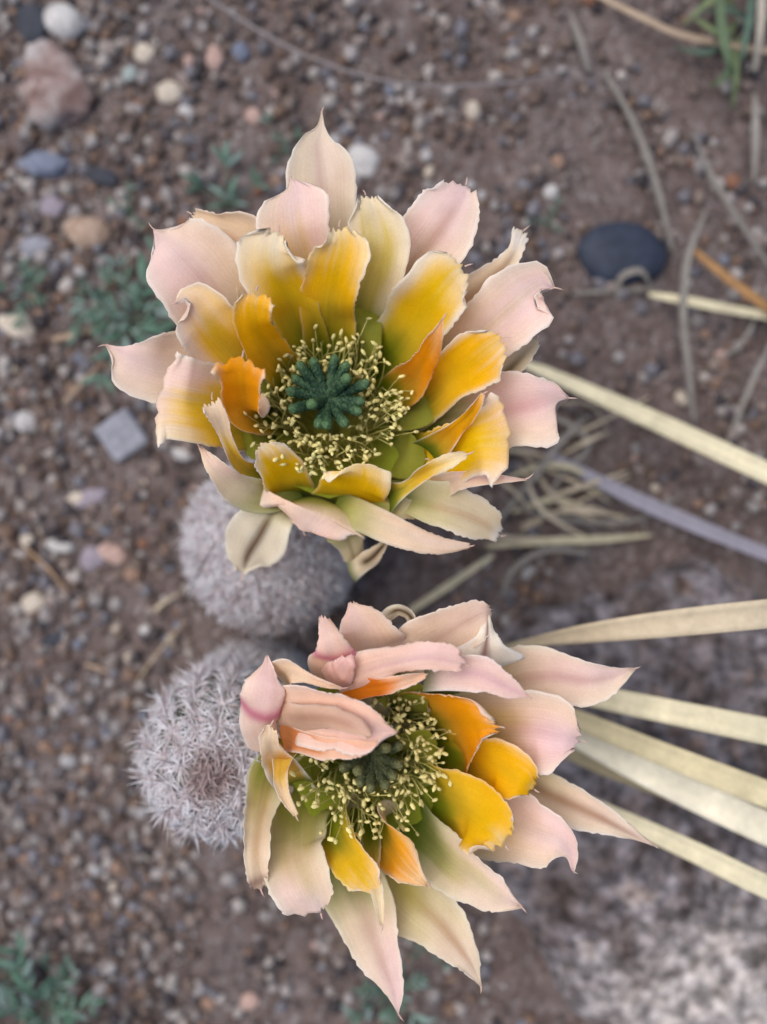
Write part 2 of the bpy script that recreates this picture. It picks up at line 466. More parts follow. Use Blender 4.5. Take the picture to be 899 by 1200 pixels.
def gravel():
    V0, F0 = ico(1)
    Vs, Fs, Cs = [], [], []
    pal = np.array([lin(*c) for c in [(122, 108, 100), (134, 122, 116), (104, 90, 82), (96, 86, 84), (150, 143, 140), (74, 68, 69), (118, 96, 82), (112, 109, 114), (160, 152, 146), (100, 84, 76)]])
    n = 0; k = 0
    while k < 12000:
        px, py = rng.uniform(-60, 960), rng.uniform(-60, 1260)
        clump = noise.noise(Vector((px * .012, py * .012, 5))) * .5 + noise.noise(Vector((px * .035, py * .035, 8))) * .35
        dens = .95 if px < 230 else (.6 if py < 260 and px < 620 else .3)
        if 120 < px < 260 and 530 < py < 800: dens *= .5
        if rng.random() > dens * .8 + clump * 1.3: continue
        p = P(px, py, .002)
        if blocked(p[0], p[1]): continue
        r = .0004 + .0023 * rng.random() ** 2.6
        v = V0 * (1 + .28 * rng.standard_normal((len(V0), 1)) * .6)
        v = v * (r * rng.uniform(.8, 1.3), r, r * rng.uniform(.6, .9))
        a = rng.uniform(0, 6.3); ca, sa = math.cos(a), math.sin(a)
        v = np.stack([v[:, 0] * ca - v[:, 1] * sa, v[:, 0] * sa + v[:, 1] * ca, v[:, 2]], -1)
        v += (p[0], p[1], gz(p[0], p[1]) + r * .35)
        Vs.append(v); Fs.append(F0 + n); n += len(V0)
        Cs.append(np.tile(pal[int(rng.integers(len(pal)))] * rng.uniform(.7, 1.15), (len(V0), 1)))
        k += 1
    o = link('gravel', mesh('gravel', np.concatenate(Vs), np.concatenate(Fs), M_GRAVEL, np.concatenate(Cs)))
    tag(o, 'fine mixed brown and grey gravel strewn over the soil', 'gravel', None, 'stuff')
gravel()

# ------------------------------------------------------------------ strips: straws, blades, spines
def cr(pts, n):
    """resample control rows with a centripetal-like cubic (Hermite), n rows"""
    pts = np.asarray(pts, float)
    d = np.r_[0, np.cumsum(np.linalg.norm(np.diff(pts[:, :3], axis=0), axis=1) + 1e-9)]; d /= d[-1]
    m = np.empty_like(pts)
    m[1:-1] = (pts[2:] - pts[:-2]) / (d[2:] - d[:-2])[:, None]
    m[0] = (pts[1] - pts[0]) / (d[1] - d[0]); m[-1] = (pts[-1] - pts[-2]) / (d[-1] - d[-2])
    t = np.linspace(0, 1, n)
    i = np.clip(np.searchsorted(d, t, side='right') - 1, 0, len(d) - 2)
    h = (d[i + 1] - d[i]); s = ((t - d[i]) / h)[:, None]; h = h[:, None]
    return ((2 * s**3 - 3 * s**2 + 1) * pts[i] + (s**3 - 2 * s**2 + s) * h * m[i] + (-2 * s**3 + 3 * s**2) * pts[i + 1] + (s**3 - s**2) * h * m[i + 1])

def frames(C):
    T = np.gradient(C, axis=0); T /= np.linalg.norm(T, axis=1, keepdims=True) + 1e-12
    B = np.empty_like(T); prev = None
    for i, t in enumerate(T):
        b = np.array([-t[1], t[0], 0.])      # Z x T
        L = np.linalg.norm(b)
        if prev is None:
            b = b / L if L > 1e-6 else np.array([1., 0, 0])
        else:
            pb = prev - t * (prev @ t); pb /= np.linalg.norm(pb) + 1e-12
            if L > 1e-6:
                b = b / L
                if b @ pb < 0: b = -b
                f = min(1., L * 2.5); b = b * f + pb * (1 - f)
                b -= t * (b @ t); b /= np.linalg.norm(b) + 1e-12
            else: b = pb
        B[i] = b; prev = b
    return T, B, np.cross(T, B)

def strip(name, rows, mat, col, n=24, fold=.35, thick=.25, parent=None, colf=None, seed=0, wob=0.):
    """a blade of dry leaf: rows (px,py,z_mm,half_width_px); shallow V section with thickness"""
    C = []
    for px, py, z, hw in rows:
        p = P(px, py, z / 1000.); C.append([*p, hw * 1.12 * (H - z / 1000.) / FPX])
    C = cr(C, n); Wd = np.clip(C[:, 3], 1e-5, None); C = C[:, :3]
    T, B, Nn = frames(C)
    us = np.array([-1, -.5, 0, .5, 1.])
    rs = np.random.default_rng(seed)
    top = C[:, None] + B[:, None] * (us[None, :, None] * Wd[:, None, None]) + Nn[:, None] * ((np.abs(us) * fold)[None, :, None] * Wd[:, None, None])
    if wob: top += Nn[:, None] * (wob * Wd[:, None, None] * np.sin(np.linspace(0, 9, n) + rs.uniform(0, 6))[:, None, None] * us[None, :, None])
    th = Wd[:, None, None] * thick * (1 - .75 * us ** 2)[None, :, None]
    bot = top - Nn[:, None] * (th + 4e-5)
    m = len(us)
    V = np.concatenate([top.reshape(-1, 3), bot.reshape(-1, 3)]); K = n * m
    F = []
    for i in range(n - 1):
        for j in range(m - 1):
            a = i * m + j; F.append((a, a + 1, a + m + 1, a + m)); F.append((K + a + m, K + a + m + 1, K + a + 1, K + a))
        a = i * m; F.append((a + m, K + a + m, K + a, a)); a += m - 1; F.append((a, K + a, K + a + m, a + m))
    for i in (0, n - 1):
        for j in range(m - 1):
            a = i * m + j; q = (a, K + a, K + a + 1, a + 1); F.append(q if i == 0 else q[::-1])
    c = np.tile(np.asarray(col), (n, m, 1))
    ns = np.repeat(rs.normal(1, .06, n)[:, None], m, 1) * (1 + .07 * rs.standard_normal(m))[None]
    c = c * ns[..., None]
    if colf is not None: c = colf(c, np.linspace(0, 1, n)[:, None] * np.ones(m), us[None] * np.ones((n, 1)), rs)
    c = np.concatenate([c.reshape(-1, 3), c.reshape(-1, 3) * .95])
    return link(name, mesh(name, V, F, mat, c), parent)

STRAW = lin(206, 196, 164); PALE = lin(218, 211, 188); GREY = lin(134, 128, 120); PURP = lin(138, 134, 144)
def spots_f(c, s, u, rs):
    m = (np.sin(s * 97 + u * 4) * np.sin(s * 41 + 2) > .72) & (s > .25)
    c = mix(c, lin(150, 115, 75), m * .55)
    return mix(c, lin(165, 140, 105), sm(.42, .3, s) * .6)
BL = [
 ([(610, 425, 5, 3), (640, 437, 11, 6), (770, 495, 22, 10), (899, 555, 30, 11), (1080, 640, 30, 11), (1330, 750, 1, 9)], STRAW, 'long pale straw blade running out from behind the upper flower', None, .3),
 ([(640, 530, 5, 3), (670, 547, 7, 5), (760, 592, 10, 8), (899, 650, 13, 7), (1080, 720, 12, 7), (1300, 800, 2, 6)], PURP, 'weathered grey dry blade lying low below the straw one', None, .3),
 ([(560, 766, 30, 1), (612, 754, 48, 4), (690, 741, 62, 10), (790, 729, 70, 14), (899, 718, 74, 15), (1080, 700, 60, 15), (1500, 690, 2, 10)], PALE, 'brown spotted cream blade above the pink boulder side', spots_f, .45),
 ([(600, 798, 34, 3), (690, 814, 46, 11), (800, 836, 56, 13), (899, 856, 62, 14), (1080, 890, 55, 14), (1480, 960, 2, 10)], STRAW, 'smooth straw blade directly below the long pink petal tip', None, .4),
 ([(600, 810, 30, 3), (680, 844, 44, 10), (780, 884, 54, 12), (899, 930, 60, 14), (1080, 1000, 54, 14), (1440, 1130, 2, 10)], lin(190, 178, 142), 'tan straw blade lying over the wide whitish blade', None, .4),
 ([(600, 822, 26, 3), (675, 862, 38, 11), (780, 914, 47, 16), (899, 970, 52, 17), (1080, 1050, 48, 17), (1420, 1190, 2, 12)], PALE, 'wide whitish dry blade leaving from under the round pink petal', None, .35),
 ([(600, 850, 16, 3), (680, 885, 26, 9), (760, 915, 34, 11), (899, 962, 36, 11), (1080, 1020, 34, 11), (1440, 1120, 2, 8)], lin(150, 138, 108), 'shaded brownish blade half hidden under the whitish one', None, .35),
 ([(640, 915, 32, 3), (740, 963, 46, 9), (820, 1000, 54, 11), (899, 1038, 60, 12), (1080, 1110, 52, 12), (1400, 1230, 2, 9)], STRAW, 'straw blade behind the brown striped pointed petal', None, .45),
]
for i, (rows, c, lab, f, fold) in enumerate(BL):
    o = strip('dry_blade', rows, M_STRAW, c, 60, fold, .3, None, f, i)
    tag(o, lab, 'dry blade', 'dry blades arching in over the boulder')

TH = [
 ([(480, 716, 8, 4), (530, 683, 6, 5), (578, 650, 4, 3)], STRAW * .85, 'short tan straw between the two flowers'),
 ([(572, 625, 3, 2), (625, 560, 7, 4), (662, 512, 8, 4), (692, 485, 3, 2)], GREY, 'grey straw slanting up toward the long pale blade'),
 ([(570, 640, 3, 3), (640, 634, 6, 5), (700, 632, 5, 5), (765, 627, 2, 2)], STRAW * .75, 'level tan straw just above the boulder edge'),
 ([(588, 700, 2, 2), (600, 668, 4, 4), (640, 645, 6, 4), (692, 648, 3, 3)], GREY, 'curved grey straw bending over the boulder edge'),
 ([(595, 560, 3, 2), (640, 545, 7, 4), (678, 552, 8, 4), (705, 580, 3, 2)], STRAW * .7, 'arched tan straw beside the weathered grey blade'),
 ([(640, 600, 3, 2), (655, 560, 5, 3), (690, 520, 6, 4), (650, 490, 5, 3), (625, 505, 3, 2)], GREY, 'looped grey straw near the upper flower'),
 ([(600, 600, 2, 2), (650, 585, 5, 4), (695, 600, 3, 2)], STRAW * .8, 'short bowed straw in the tangle by the upper flower'),
 ([(590, 585, 2, 2), (640, 605, 5, 3), (740, 610, 5, 3), (800, 580, 2, 2)], GREY * .9, 'thin grey straw crossing under the weathered blade'),
 ([(760, 345, 4, 3), (800, 352, 8, 6), (850, 362, 9, 6), (930, 376, 4, 5)], STRAW * .9, 'thick tan straw stub by the navy slate stone'),
 ([(812, 293, 4, 4), (850, 325, 8, 6), (900, 362, 8, 6), (940, 390, 3, 5)], lin(150, 112, 70), 'orange brown twig crossing the tan straw stub'),
 ([(828, 245, 3, 2), (806, 300, 8, 5), (800, 370, 9, 5), (806, 430, 7, 5), (814, 500, 3, 2)], GREY * .95, 'upright grey grass blade beside the tan straw stub'),
 ([(708, 85, 3, 3), (740, 140, 5, 4), (768, 215, 6, 5), (788, 295, 3, 3)], GREY * .8, 'grey stalk leaning from the grass tuft to the slate'),
 ([(668, 15, 3, 2), (680, 50, 5, 5), (690, 85, 3, 3)], GREY * .9, 'short grey leaf fragment on bare soil'),
 ([(905, 400, 2, 3), (880, 450, 6, 4), (850, 525, 2, 2)], GREY, 'slanted grey straw above the long pale blade'),
 ([(893, -20, 10, 5), (890, 40, 12, 5), (884, 85, 6, 3)], lin(170, 162, 148), 'pale dry leaf hanging in the green grass tuft'),
 ([(884, 110, 3, 3), (885, 160, 6, 5), (883, 214, 3, 2)], GREY * 1.05, 'blunt upright dry leaf below the grass tuft'),
 ([(690, -10, 4, 3), (750, 20, 7, 4), (800, 42, 8, 4), (930, 66, 4, 4)], lin(165, 145, 122), 'thin brown stem running through the grass tuft'),
 ([(722, 352, 2, 3), (728, 325, 6, 4), (750, 318, 7, 4), (762, 335, 3, 2)], GREY, 'small hooked grey straw touching the slate'),
 ([(812, 155, 2, 2), (838, 215, 6, 4), (880, 280, 5, 4), (915, 330, 2, 2)], GREY * .85, 'long thin grey stalk below the grass tuft'),
 ([(648, 345, 2, 2), (700, 342, 4, 3), (770, 338, 2, 2)], GREY * .8, 'flat thin straw lying in front of the slate'),
 ([(845, 420, 2, 2), (870, 400, 5, 3), (905, 330, 2, 2)], GREY * .9, 'thin bent straw near the orange brown twig'),
 ([(28, 640, 2, 1.5), (55, 665, 4, 2), (82, 697, 2, 1.5)], lin(160, 130, 100), 'thin rusty straw across the brown gravel'),
 ([(158, 802, 2, 1.2), (185, 765, 5, 1.6), (216, 728, 3, 1.2)], lin(165, 145, 120), 'hair thin tan straw between the two cacti'),
 ([(180, 716, 2, 2.5), (192, 706, 3, 2), (207, 697, 2, 1)], lin(190, 175, 150), 'tiny pale splinter next to the upper cactus'),
 ([(75, 472, 2, 2.5), (95, 450, 4, 3), (113, 430, 2, 2)], lin(150, 130, 110), 'short brown straw above the squarish grey block'),
 ([(62, 398, 2, 3), (90, 392, 4, 3.5), (114, 384, 2, 2)], lin(165, 140, 115), 'stubby tan straw below the green leaflets'),
 ([(100, 778, 2, 1.5), (115, 783, 3, 2), (130, 790, 2, 1)], lin(175, 150, 125), 'tiny straw splinter beside the lower cactus'),
 ([(205, 725, 12, .9), (228, 681, 40, .9), (253, 635, 55, .7)], lin(70, 52, 56), 'dark hair thin stalk leaning on the squat cactus'),
 ([(240, -5, 8, 2), (300, 34, 12, 2), (370, 70, 14, 2), (470, 98, 14, 2), (590, 98, 10, 2), (665, 84, 3, 1.5)], lin(125, 118, 118), 'long thin grey grass stalk arching above the upper flower'),
]
for i, (rows, c, lab) in enumerate(TH):
    o = strip('straw', [(x_, y_, z_, w_ * .8) for x_, y_, z_, w_ in rows], M_STRAW, c * .92, 26, .5, .6, None, None, 40 + i)
    tag(o, lab, 'straw', 'thin dry straws on the soil')

rt_ = np.random.default_rng(77)
for i in range(16):
    x0, y0 = rt_.uniform(578, 700), rt_.uniform(480, 640); a = rt_.uniform(-.9, .9) + (math.pi if rt_.random() < .3 else 0); L = rt_.uniform(35, 75)
    bx_, by_ = rt_.normal(0, 12), rt_.normal(0, 12)
    rows = [(x0 - math.cos(a) * L, y0 + math.sin(a) * L, 2, 1.2), (x0 + bx_, y0 + by_, rt_.uniform(5, 11), rt_.uniform(1.6, 2.8)), (x0 + math.cos(a) * L, y0 - math.sin(a) * L, 2, 1.)]
    o = strip('straw', rows, M_STRAW, lin(186, 172, 148) * rt_.uniform(.7, 1.05), 16, .5, .6, None, None, 140 + i)
    tag(o, 'fine pale straw fibre in the tangle beside the upper flower', 'straw', 'fine straw fibres in the tangle')

# green grass tuft, top right
def grass_tuft():
    b = P(880, 20, .003); e = empty('grass_tuft', b.tolist())
    e['label'] = 'small tuft of green grass blades above the dry stems'; e['category'] = 'grass'
    G = [lin(104, 122, 92), lin(90, 112, 96), lin(118, 132, 92)]
    L = [[(846, -30, 3, 3), (844, 20, 16, 5), (850, 58, 20, 5), (858, 88, 16, 2)],
         [(882, -25, 3, 3), (878, 20, 16, 4), (870, 70, 16, 2)],
         [(868, 22, 3, 2), (845, 40, 10, 4), (815, 22, 6, 2)],
         [(872, 38, 3, 2), (850, 90, 9, 4), (832, 102, 5, 1)],
         [(880, 30, 3, 2), (855, 12, 10, 4), (822, 14, 5, 1)],
         [(860, 40, 3, 2), (862, 85, 9, 4), (858, 130, 4, 1)],
         [(885, 30, 3, 2), (905, 20, 9, 4), (930, 30, 4, 1)],
         [(850, 40, 3, 2), (830, 62, 8, 3), (790, 55, 4, 1)],
         [(862, 5, 3, 2), (835, 0, 9, 4), (800, 30, 4, 1)]]
    inv = np.array(b)
    for i, r in enumerate(L):
        o = strip('blade', r, M_LEAF, G[i % 3], 16, .4, .3, None, None, 90 + i)
        o.parent = e; o.location = (-inv).tolist()
grass_tuft()

# ------------------------------------------------------------------ seedlings
def leaflet_mesh():
    n = 7; s = np.linspace(0, 1, n); wd = np.sin(np.pi * np.clip(s * .94 + .04, 0, 1)) ** .8 * .12
    V = []; F = []
    for i in range(n):
        z = .12 * math.sin(s[i] * 2.6)
        V += [(s[i], wd[i], z + wd[i] * .25), (s[i], 0, z), (s[i], -wd[i], z + wd[i] * .25)]
    V2 = [(x, y, z - .03) for x, y, z in V]; K = len(V)
    for i in range(n - 1):
        for j in range(2):
            a = i * 3 + j; F.append((a, a + 3, a + 4, a + 1)); F.append((K + a + 1, K + a + 4, K + a + 3, K + a))
        a = i * 3; F.append((a, K + a, K + a + 3, a + 3)); a += 2; F.append((a + 3, K + a + 3, K + a, a))
    return V + V2, F
LV, LF = leaflet_mesh()
def leaf_me(c):
    return mesh('leaflet', LV, LF, M_LEAF, np.tile(c, (len(LV), 1)) * np.linspace(.9, 1.1, len(LV))[:, None])
LEAFS = [leaf_me(lin(98, 132, 112)), leaf_me(lin(114, 146, 128)), leaf_me(lin(86, 120, 100)), leaf_me(lin(140, 162, 152))]

def seedling(px, py, rpx, nst, seed, label, size=1.0, z0=.003, arc=(0, 360), pairs=4):
    rs = random.Random(seed)
    b = P(px, py, z0); b[2] = gz(b[0], b[1])
    e = empty('green_seedling', b.tolist()); tag(e, label, 'seedling', 'green seedlings in the gravel')
    s = (H - .01) / FPX
    for k in range(nst):
        a = R(arc[0] + (arc[1] - arc[0]) * (k + rs.uniform(.2, .8)) / nst); L = rpx * s * rs.uniform(.6, 1)
        h = rs.uniform(.3, .7) * L
        pts = [np.array([math.cos(a) * L * t, math.sin(a) * L * t, h * math.sin(t * 2.0) + .0004]) for t in np.linspace(0, 1, 7)]
        V, F = [], []
        for i, p in enumerate(pts):
            r = .00032 * (1 - .5 * i / 6)
            for q in range(4): V.append(p + r * np.array([-math.sin(a) * math.cos(q * 1.571), math.cos(a) * math.cos(q * 1.571), math.sin(q * 1.571)]))
        for i in range(6):
            for q in range(4): F.append((i * 4 + q, i * 4 + (q + 1) % 4, i * 4 + 4 + (q + 1) % 4, i * 4 + 4 + q))
        link('stem', mesh('stem', V, F, M_LEAF, np.tile(lin(110, 128, 108), (len(V), 1))), e)
        for j in range(pairs):
            t = .3 + .7 * j / max(1, pairs - 1)
            i = min(6, int(t * 6)); p = pts[i]
            for sd_ in ((-1, 1) if j < pairs - 1 else (-1, 0, 1)):
                o = link('leaflet', LEAFS[rs.randrange(4)], e, p.tolist())
                l = L * rs.uniform(.26, .46) * size
                o.scale = (l, l, l)
                o.rotation_euler = (rs.uniform(-.5, .5), rs.uniform(-.6, .15), a + sd_ * rs.uniform(.6, 1.05) + rs.uniform(-.15, .15))
seedling(160, 372, 82, 8, 1, 'bushiest green seedling tucked behind the left petals', .95, pairs=5)
seedling(120, 352, 38, 4, 2, 'small green seedling between tan stone and the bushy one', 1.0)
seedling(268, 240, 48, 3, 3, 'seedling with long leaflets showing above the beige folded petal', 1.7, arc=(20, 170), pairs=2)
seedling(330, 165, 28, 4, 4, 'small seedling left of the pointed top petal', 1.6, pairs=2)
seedling(28, 345, 40, 5, 5, 'feathery green seedling by the pale tan stone', 1.0)
seedling(150, 250, 30, 3, 6, 'sparse faded seedling right of the rounded tan stone', 1.0, pairs=3)
seedling(58, 1178, 92, 8, 7, 'largest feathery green seedling in the soil far below the lower cactus', .9, pairs=6)
seedling(5, 1140, 55, 5, 8, 'pale green seedling overlapping the largest feathery one', 1.0, pairs=5)
seedling(462, 1165, 55, 6, 9, 'green seedling under the long pink hanging petal', 1.1, pairs=4)
seedling(392, 1020, 42, 4, 10, 'green seedling glimpsed between two petals of the lower flower', 1.3, pairs=3)
seedling(500, 1115, 32, 4, 11, 'faint seedling beneath the brown striped cream petal', 1.2, pairs=3)
seedling(640, 262, 26, 3, 12, 'tiny dull seedling between upper flower and slate', 1.0, pairs=3)

# ------------------------------------------------------------------ cacti
def cone_batch(B0, D, L, r, bend, sides=3, seg=2):
    """many tapered spines at once -> V,F and per-vertex t"""
    n = len(B0)
    D = D / np.linalg.norm(D, axis=1, keepdims=True)
    a = np.cross(D, np.array([.31, .57, .76])); a /= np.linalg.norm(a, axis=1, keepdims=True)
    b = np.cross(D, a)
    V = np.empty((n, (seg) * sides + 1, 3)); t = np.empty((n, seg * sides + 1))
    for i in range(seg):
        f = i / seg
        c = B0 + D * (L * f)[:, None] + bend * (f * f)
        for q in range(sides):
            an = 2 * math.pi * q / sides
            V[:, i * sides + q] = c + (a * math.cos(an) + b * math.sin(an)) * (r * (1 - .45 * f))[:, None]; t[:, i * sides + q] = f
    V[:, -1] = B0 + D * L[:, None] + bend; t[:, -1] = 1
    F = []
    for i in range(seg - 1):
        for q in range(sides):
            q2 = (q + 1) % sides
            F += [(i * sides + q, i * sides + q2, (i + 1) * sides + q2), (i * sides + q, (i + 1) * sides + q2, (i + 1) * sides + q)]
    o = (seg - 1) * sides
    F += [(o + q, o + (q + 1) % sides, seg * sides) for q in range(sides)]
    F = np.array(F)[None] + (np.arange(n) * V.shape[1])[:, None, None]
    return V.reshape(-1, 3), F.reshape(-1, 3), t.reshape(-1)

SPINE_ME = None
def make_cactus(cx, cy, Rb, Hc, label, seed, nrib, spL, dark, nlong, nsp=28, lf=(.28, .8), rsp=.00017, step=.0036):
    rs = np.random.default_rng(seed)
    z0 = gz(cx, cy) - .003
    e = empty('cactus', (cx, cy, 0)); tag(e, label, 'cactus')
    dome = Rb * .95
    # profile by arc length
    zs = np.r_[np.linspace(z0, Hc - dome, 24), Hc - dome + dome * np.sin(np.linspace(0, np.pi / 2, 18)[1:])]
    rr = np.r_[Rb * (.90 + .10 * np.linspace(0, 1, 24)), Rb * np.cos(np.linspace(0, np.pi / 2, 18)[1:])]
    nph = nrib * 8
    ph = np.arange(nph) * 2 * np.pi / nph
    rib = .5 + .5 * np.cos(ph * nrib)
    V = []; Cc = []
    for z, r in zip(zs, rr):
        rad = r * (1 - .13 * (1 - rib)) * (1 + .02 * np.sin(ph * nrib + z * 1800))
        V.append(np.stack([rad * np.cos(ph), rad * np.sin(ph), np.full(nph, z)], -1))
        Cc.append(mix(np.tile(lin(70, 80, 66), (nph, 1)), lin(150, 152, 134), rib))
    V = np.concatenate(V); Cc = np.concatenate(Cc); nr = len(zs)
    F = []
    for i in range(nr - 1):
        for j in range(nph):
            j2 = (j + 1) % nph; F.append((i * nph + j, i * nph + j2, (i + 1) * nph + j2, (i + 1) * nph + j))
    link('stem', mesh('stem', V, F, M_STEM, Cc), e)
    # areoles
    arc = np.r_[0, np.cumsum(np.hypot(np.diff(zs), np.diff(rr)))]
    B0, D, L, r_, bd, kind = [], [], [], [], [], []
    ar = []
    for k in range(nrib):
        phi = 2 * np.pi * k / nrib
        s = arc[2] + step * rs.uniform(0, 1)
        while s < arc[-1] - .0006:
            z = np.interp(s, arc, zs); r = np.interp(s, arc, rr)
            if r < Rb * .35 and k % 2: s += step; continue
            dz = np.interp(s + 1e-4, arc, zs) - z; dr = np.interp(s + 1e-4, arc, rr) - r
            up = np.array([dr * np.cos(phi), dr * np.sin(phi), dz]); up /= np.linalg.norm(up) + 1e-12
            tg = np.array([-np.sin(phi), np.cos(phi), 0]); nn = np.cross(tg, up)
            ar.append((np.array([r * np.cos(phi), r * np.sin(phi), z]), nn, tg, up, s / arc[-1]))
            s += step * rs.uniform(.9, 1.1)
    for p, nn, tg, up, f in ar:
        m = nsp
        an = (np.arange(m) + rs.uniform(-.3, .3, m)) * 2 * np.pi / m
        lift = rs.uniform(*lf, m)
        d = np.cos(an)[:, None] * tg * 1.15 + np.sin(an)[:, None] * up + nn * lift[:, None]
        top = sm(.93, 1.0, f)
        l = spL * rs.uniform(.65, 1.15, m) * (1 - .55 * top)
        B0.append(np.tile(p, (m, 1))); D.append(d); L.append(l); r_.append(np.full(m, rsp) * rs.uniform(.8, 1.3, m)); bd.append(nn * (-.0006 * rs.uniform(0, 1, (m, 1)))); kind.append(np.zeros(m))
        m = 4
        an = rs.uniform(0, 6.3, m)
        d = nn * 1.0 + (np.cos(an)[:, None] * tg + np.sin(an)[:, None] * up) * .75
        B0.append(np.tile(p, (m, 1))); D.append(d); L.append(spL * rs.uniform(.5, 1.0, m)); r_.append(np.full(m, rsp)); bd.append(np.zeros((m, 3))); kind.append(np.where(rs.random(m) < dark, 2., 1.))
    B0, D, L, r_, bd, kind = map(np.concatenate, (B0, D, L, r_, bd, kind))
    V, F, t = cone_batch(B0, D, L, r_, bd)
    kk = np.repeat(kind, len(t) // len(kind))
    rnd = np.repeat(rs.uniform(.9, 1.05, len(kind)), len(t) // len(kind))
    pinkish = np.repeat(rs.random(len(kind)), len(t) // len(kind))
    apex = sm(.0085, .003, np.hypot(V[:, 0], V[:, 1])) * sm(Hc - .012, Hc - .004, V[:, 2])
    c = mix(np.tile(lin(244, 238, 238), (len(V), 1)), lin(252, 250, 252), sm(0, .5, t))
    c = mix(c, lin(205, 170, 168), (sm(.6, 1, t) * .5 + .25) * (pinkish > .72))
    c = mix(c, lin(110, 62, 70), (kk == 2) * (.25 + .6 * sm(.2, .9, t)))
    c = mix(c, lin(176, 132, 122), apex * .6)
    c *= rnd[:, None]
    o = link('spine_cover', mesh('spine_cover', V, F, M_SPINE, c), e); o['kind'] = 'stuff'
    # long single spines
    global SPINE_ME
    if SPINE_ME is None:
        v, f, t = cone_batch(np.zeros((1, 3)), np.array([[0., 0, 1]]), np.array([1.]), np.array([.012]), np.array([[.06, 0, 0.]]), 5, 4)
        SPINE_ME = mesh('spine', v, f, M_SPINE, mix(np.tile(lin(200, 192, 186), (len(v), 1)), lin(232, 226, 222), t))
    idx = [i for i, a in enumerate(ar) if a[4] > .35]
    for i in rs.choice(idx, min(nlong, len(idx)), replace=False):
        p, nn, tg, up, f = ar[i]
        an = rs.uniform(0, 6.3)
        d = nn * rs.uniform(.35, .9) + math.cos(an) * tg + math.sin(an) * up
        so_ = link('spine', SPINE_ME, e, p.tolist())
        q = Vector(d).to_track_quat('Z', 'Y'); so_.rotation_mode = 'QUATERNION'; so_.rotation_quaternion = q
        l = spL * rs.uniform(1.0, 1.45); so_.scale = (l, l, l)
    return e, rs

# ------------------------------------------------------------------ flowers
CREAM = lin(236, 222, 190); PINK = lin(246, 216, 216); WHITE = lin(246, 243, 236); YEL = lin(252, 208, 4); ORA = lin(238, 150, 10)
GRN = lin(122, 138, 26); DGRN = lin(82, 104, 22); PGRN = lin(178, 178, 92); TAN = lin(206, 166, 132); BRN = lin(112, 78, 52); ROSE = lin(214, 120, 148); PEACH = lin(236, 182, 148)
LILAC = lin(228, 184, 194); BEIGE = lin(226, 200, 166)

def snoise(seed, amps):
    rs = np.random.default_rng(seed)
    comps = [(rs.uniform(-1, 1), rs.uniform(0, 6.28), rs.uniform(.6, 3.2), rs.uniform(.5, 2.6) * rs.choice([-1, 1])) for _ in range(amps)]
    return lambda s, u: sum(a * np.sin(6.28 * fs * s * .8 + fu * u * 1.6 + p) for a, p, fs, fu in comps) / math.sqrt(amps)

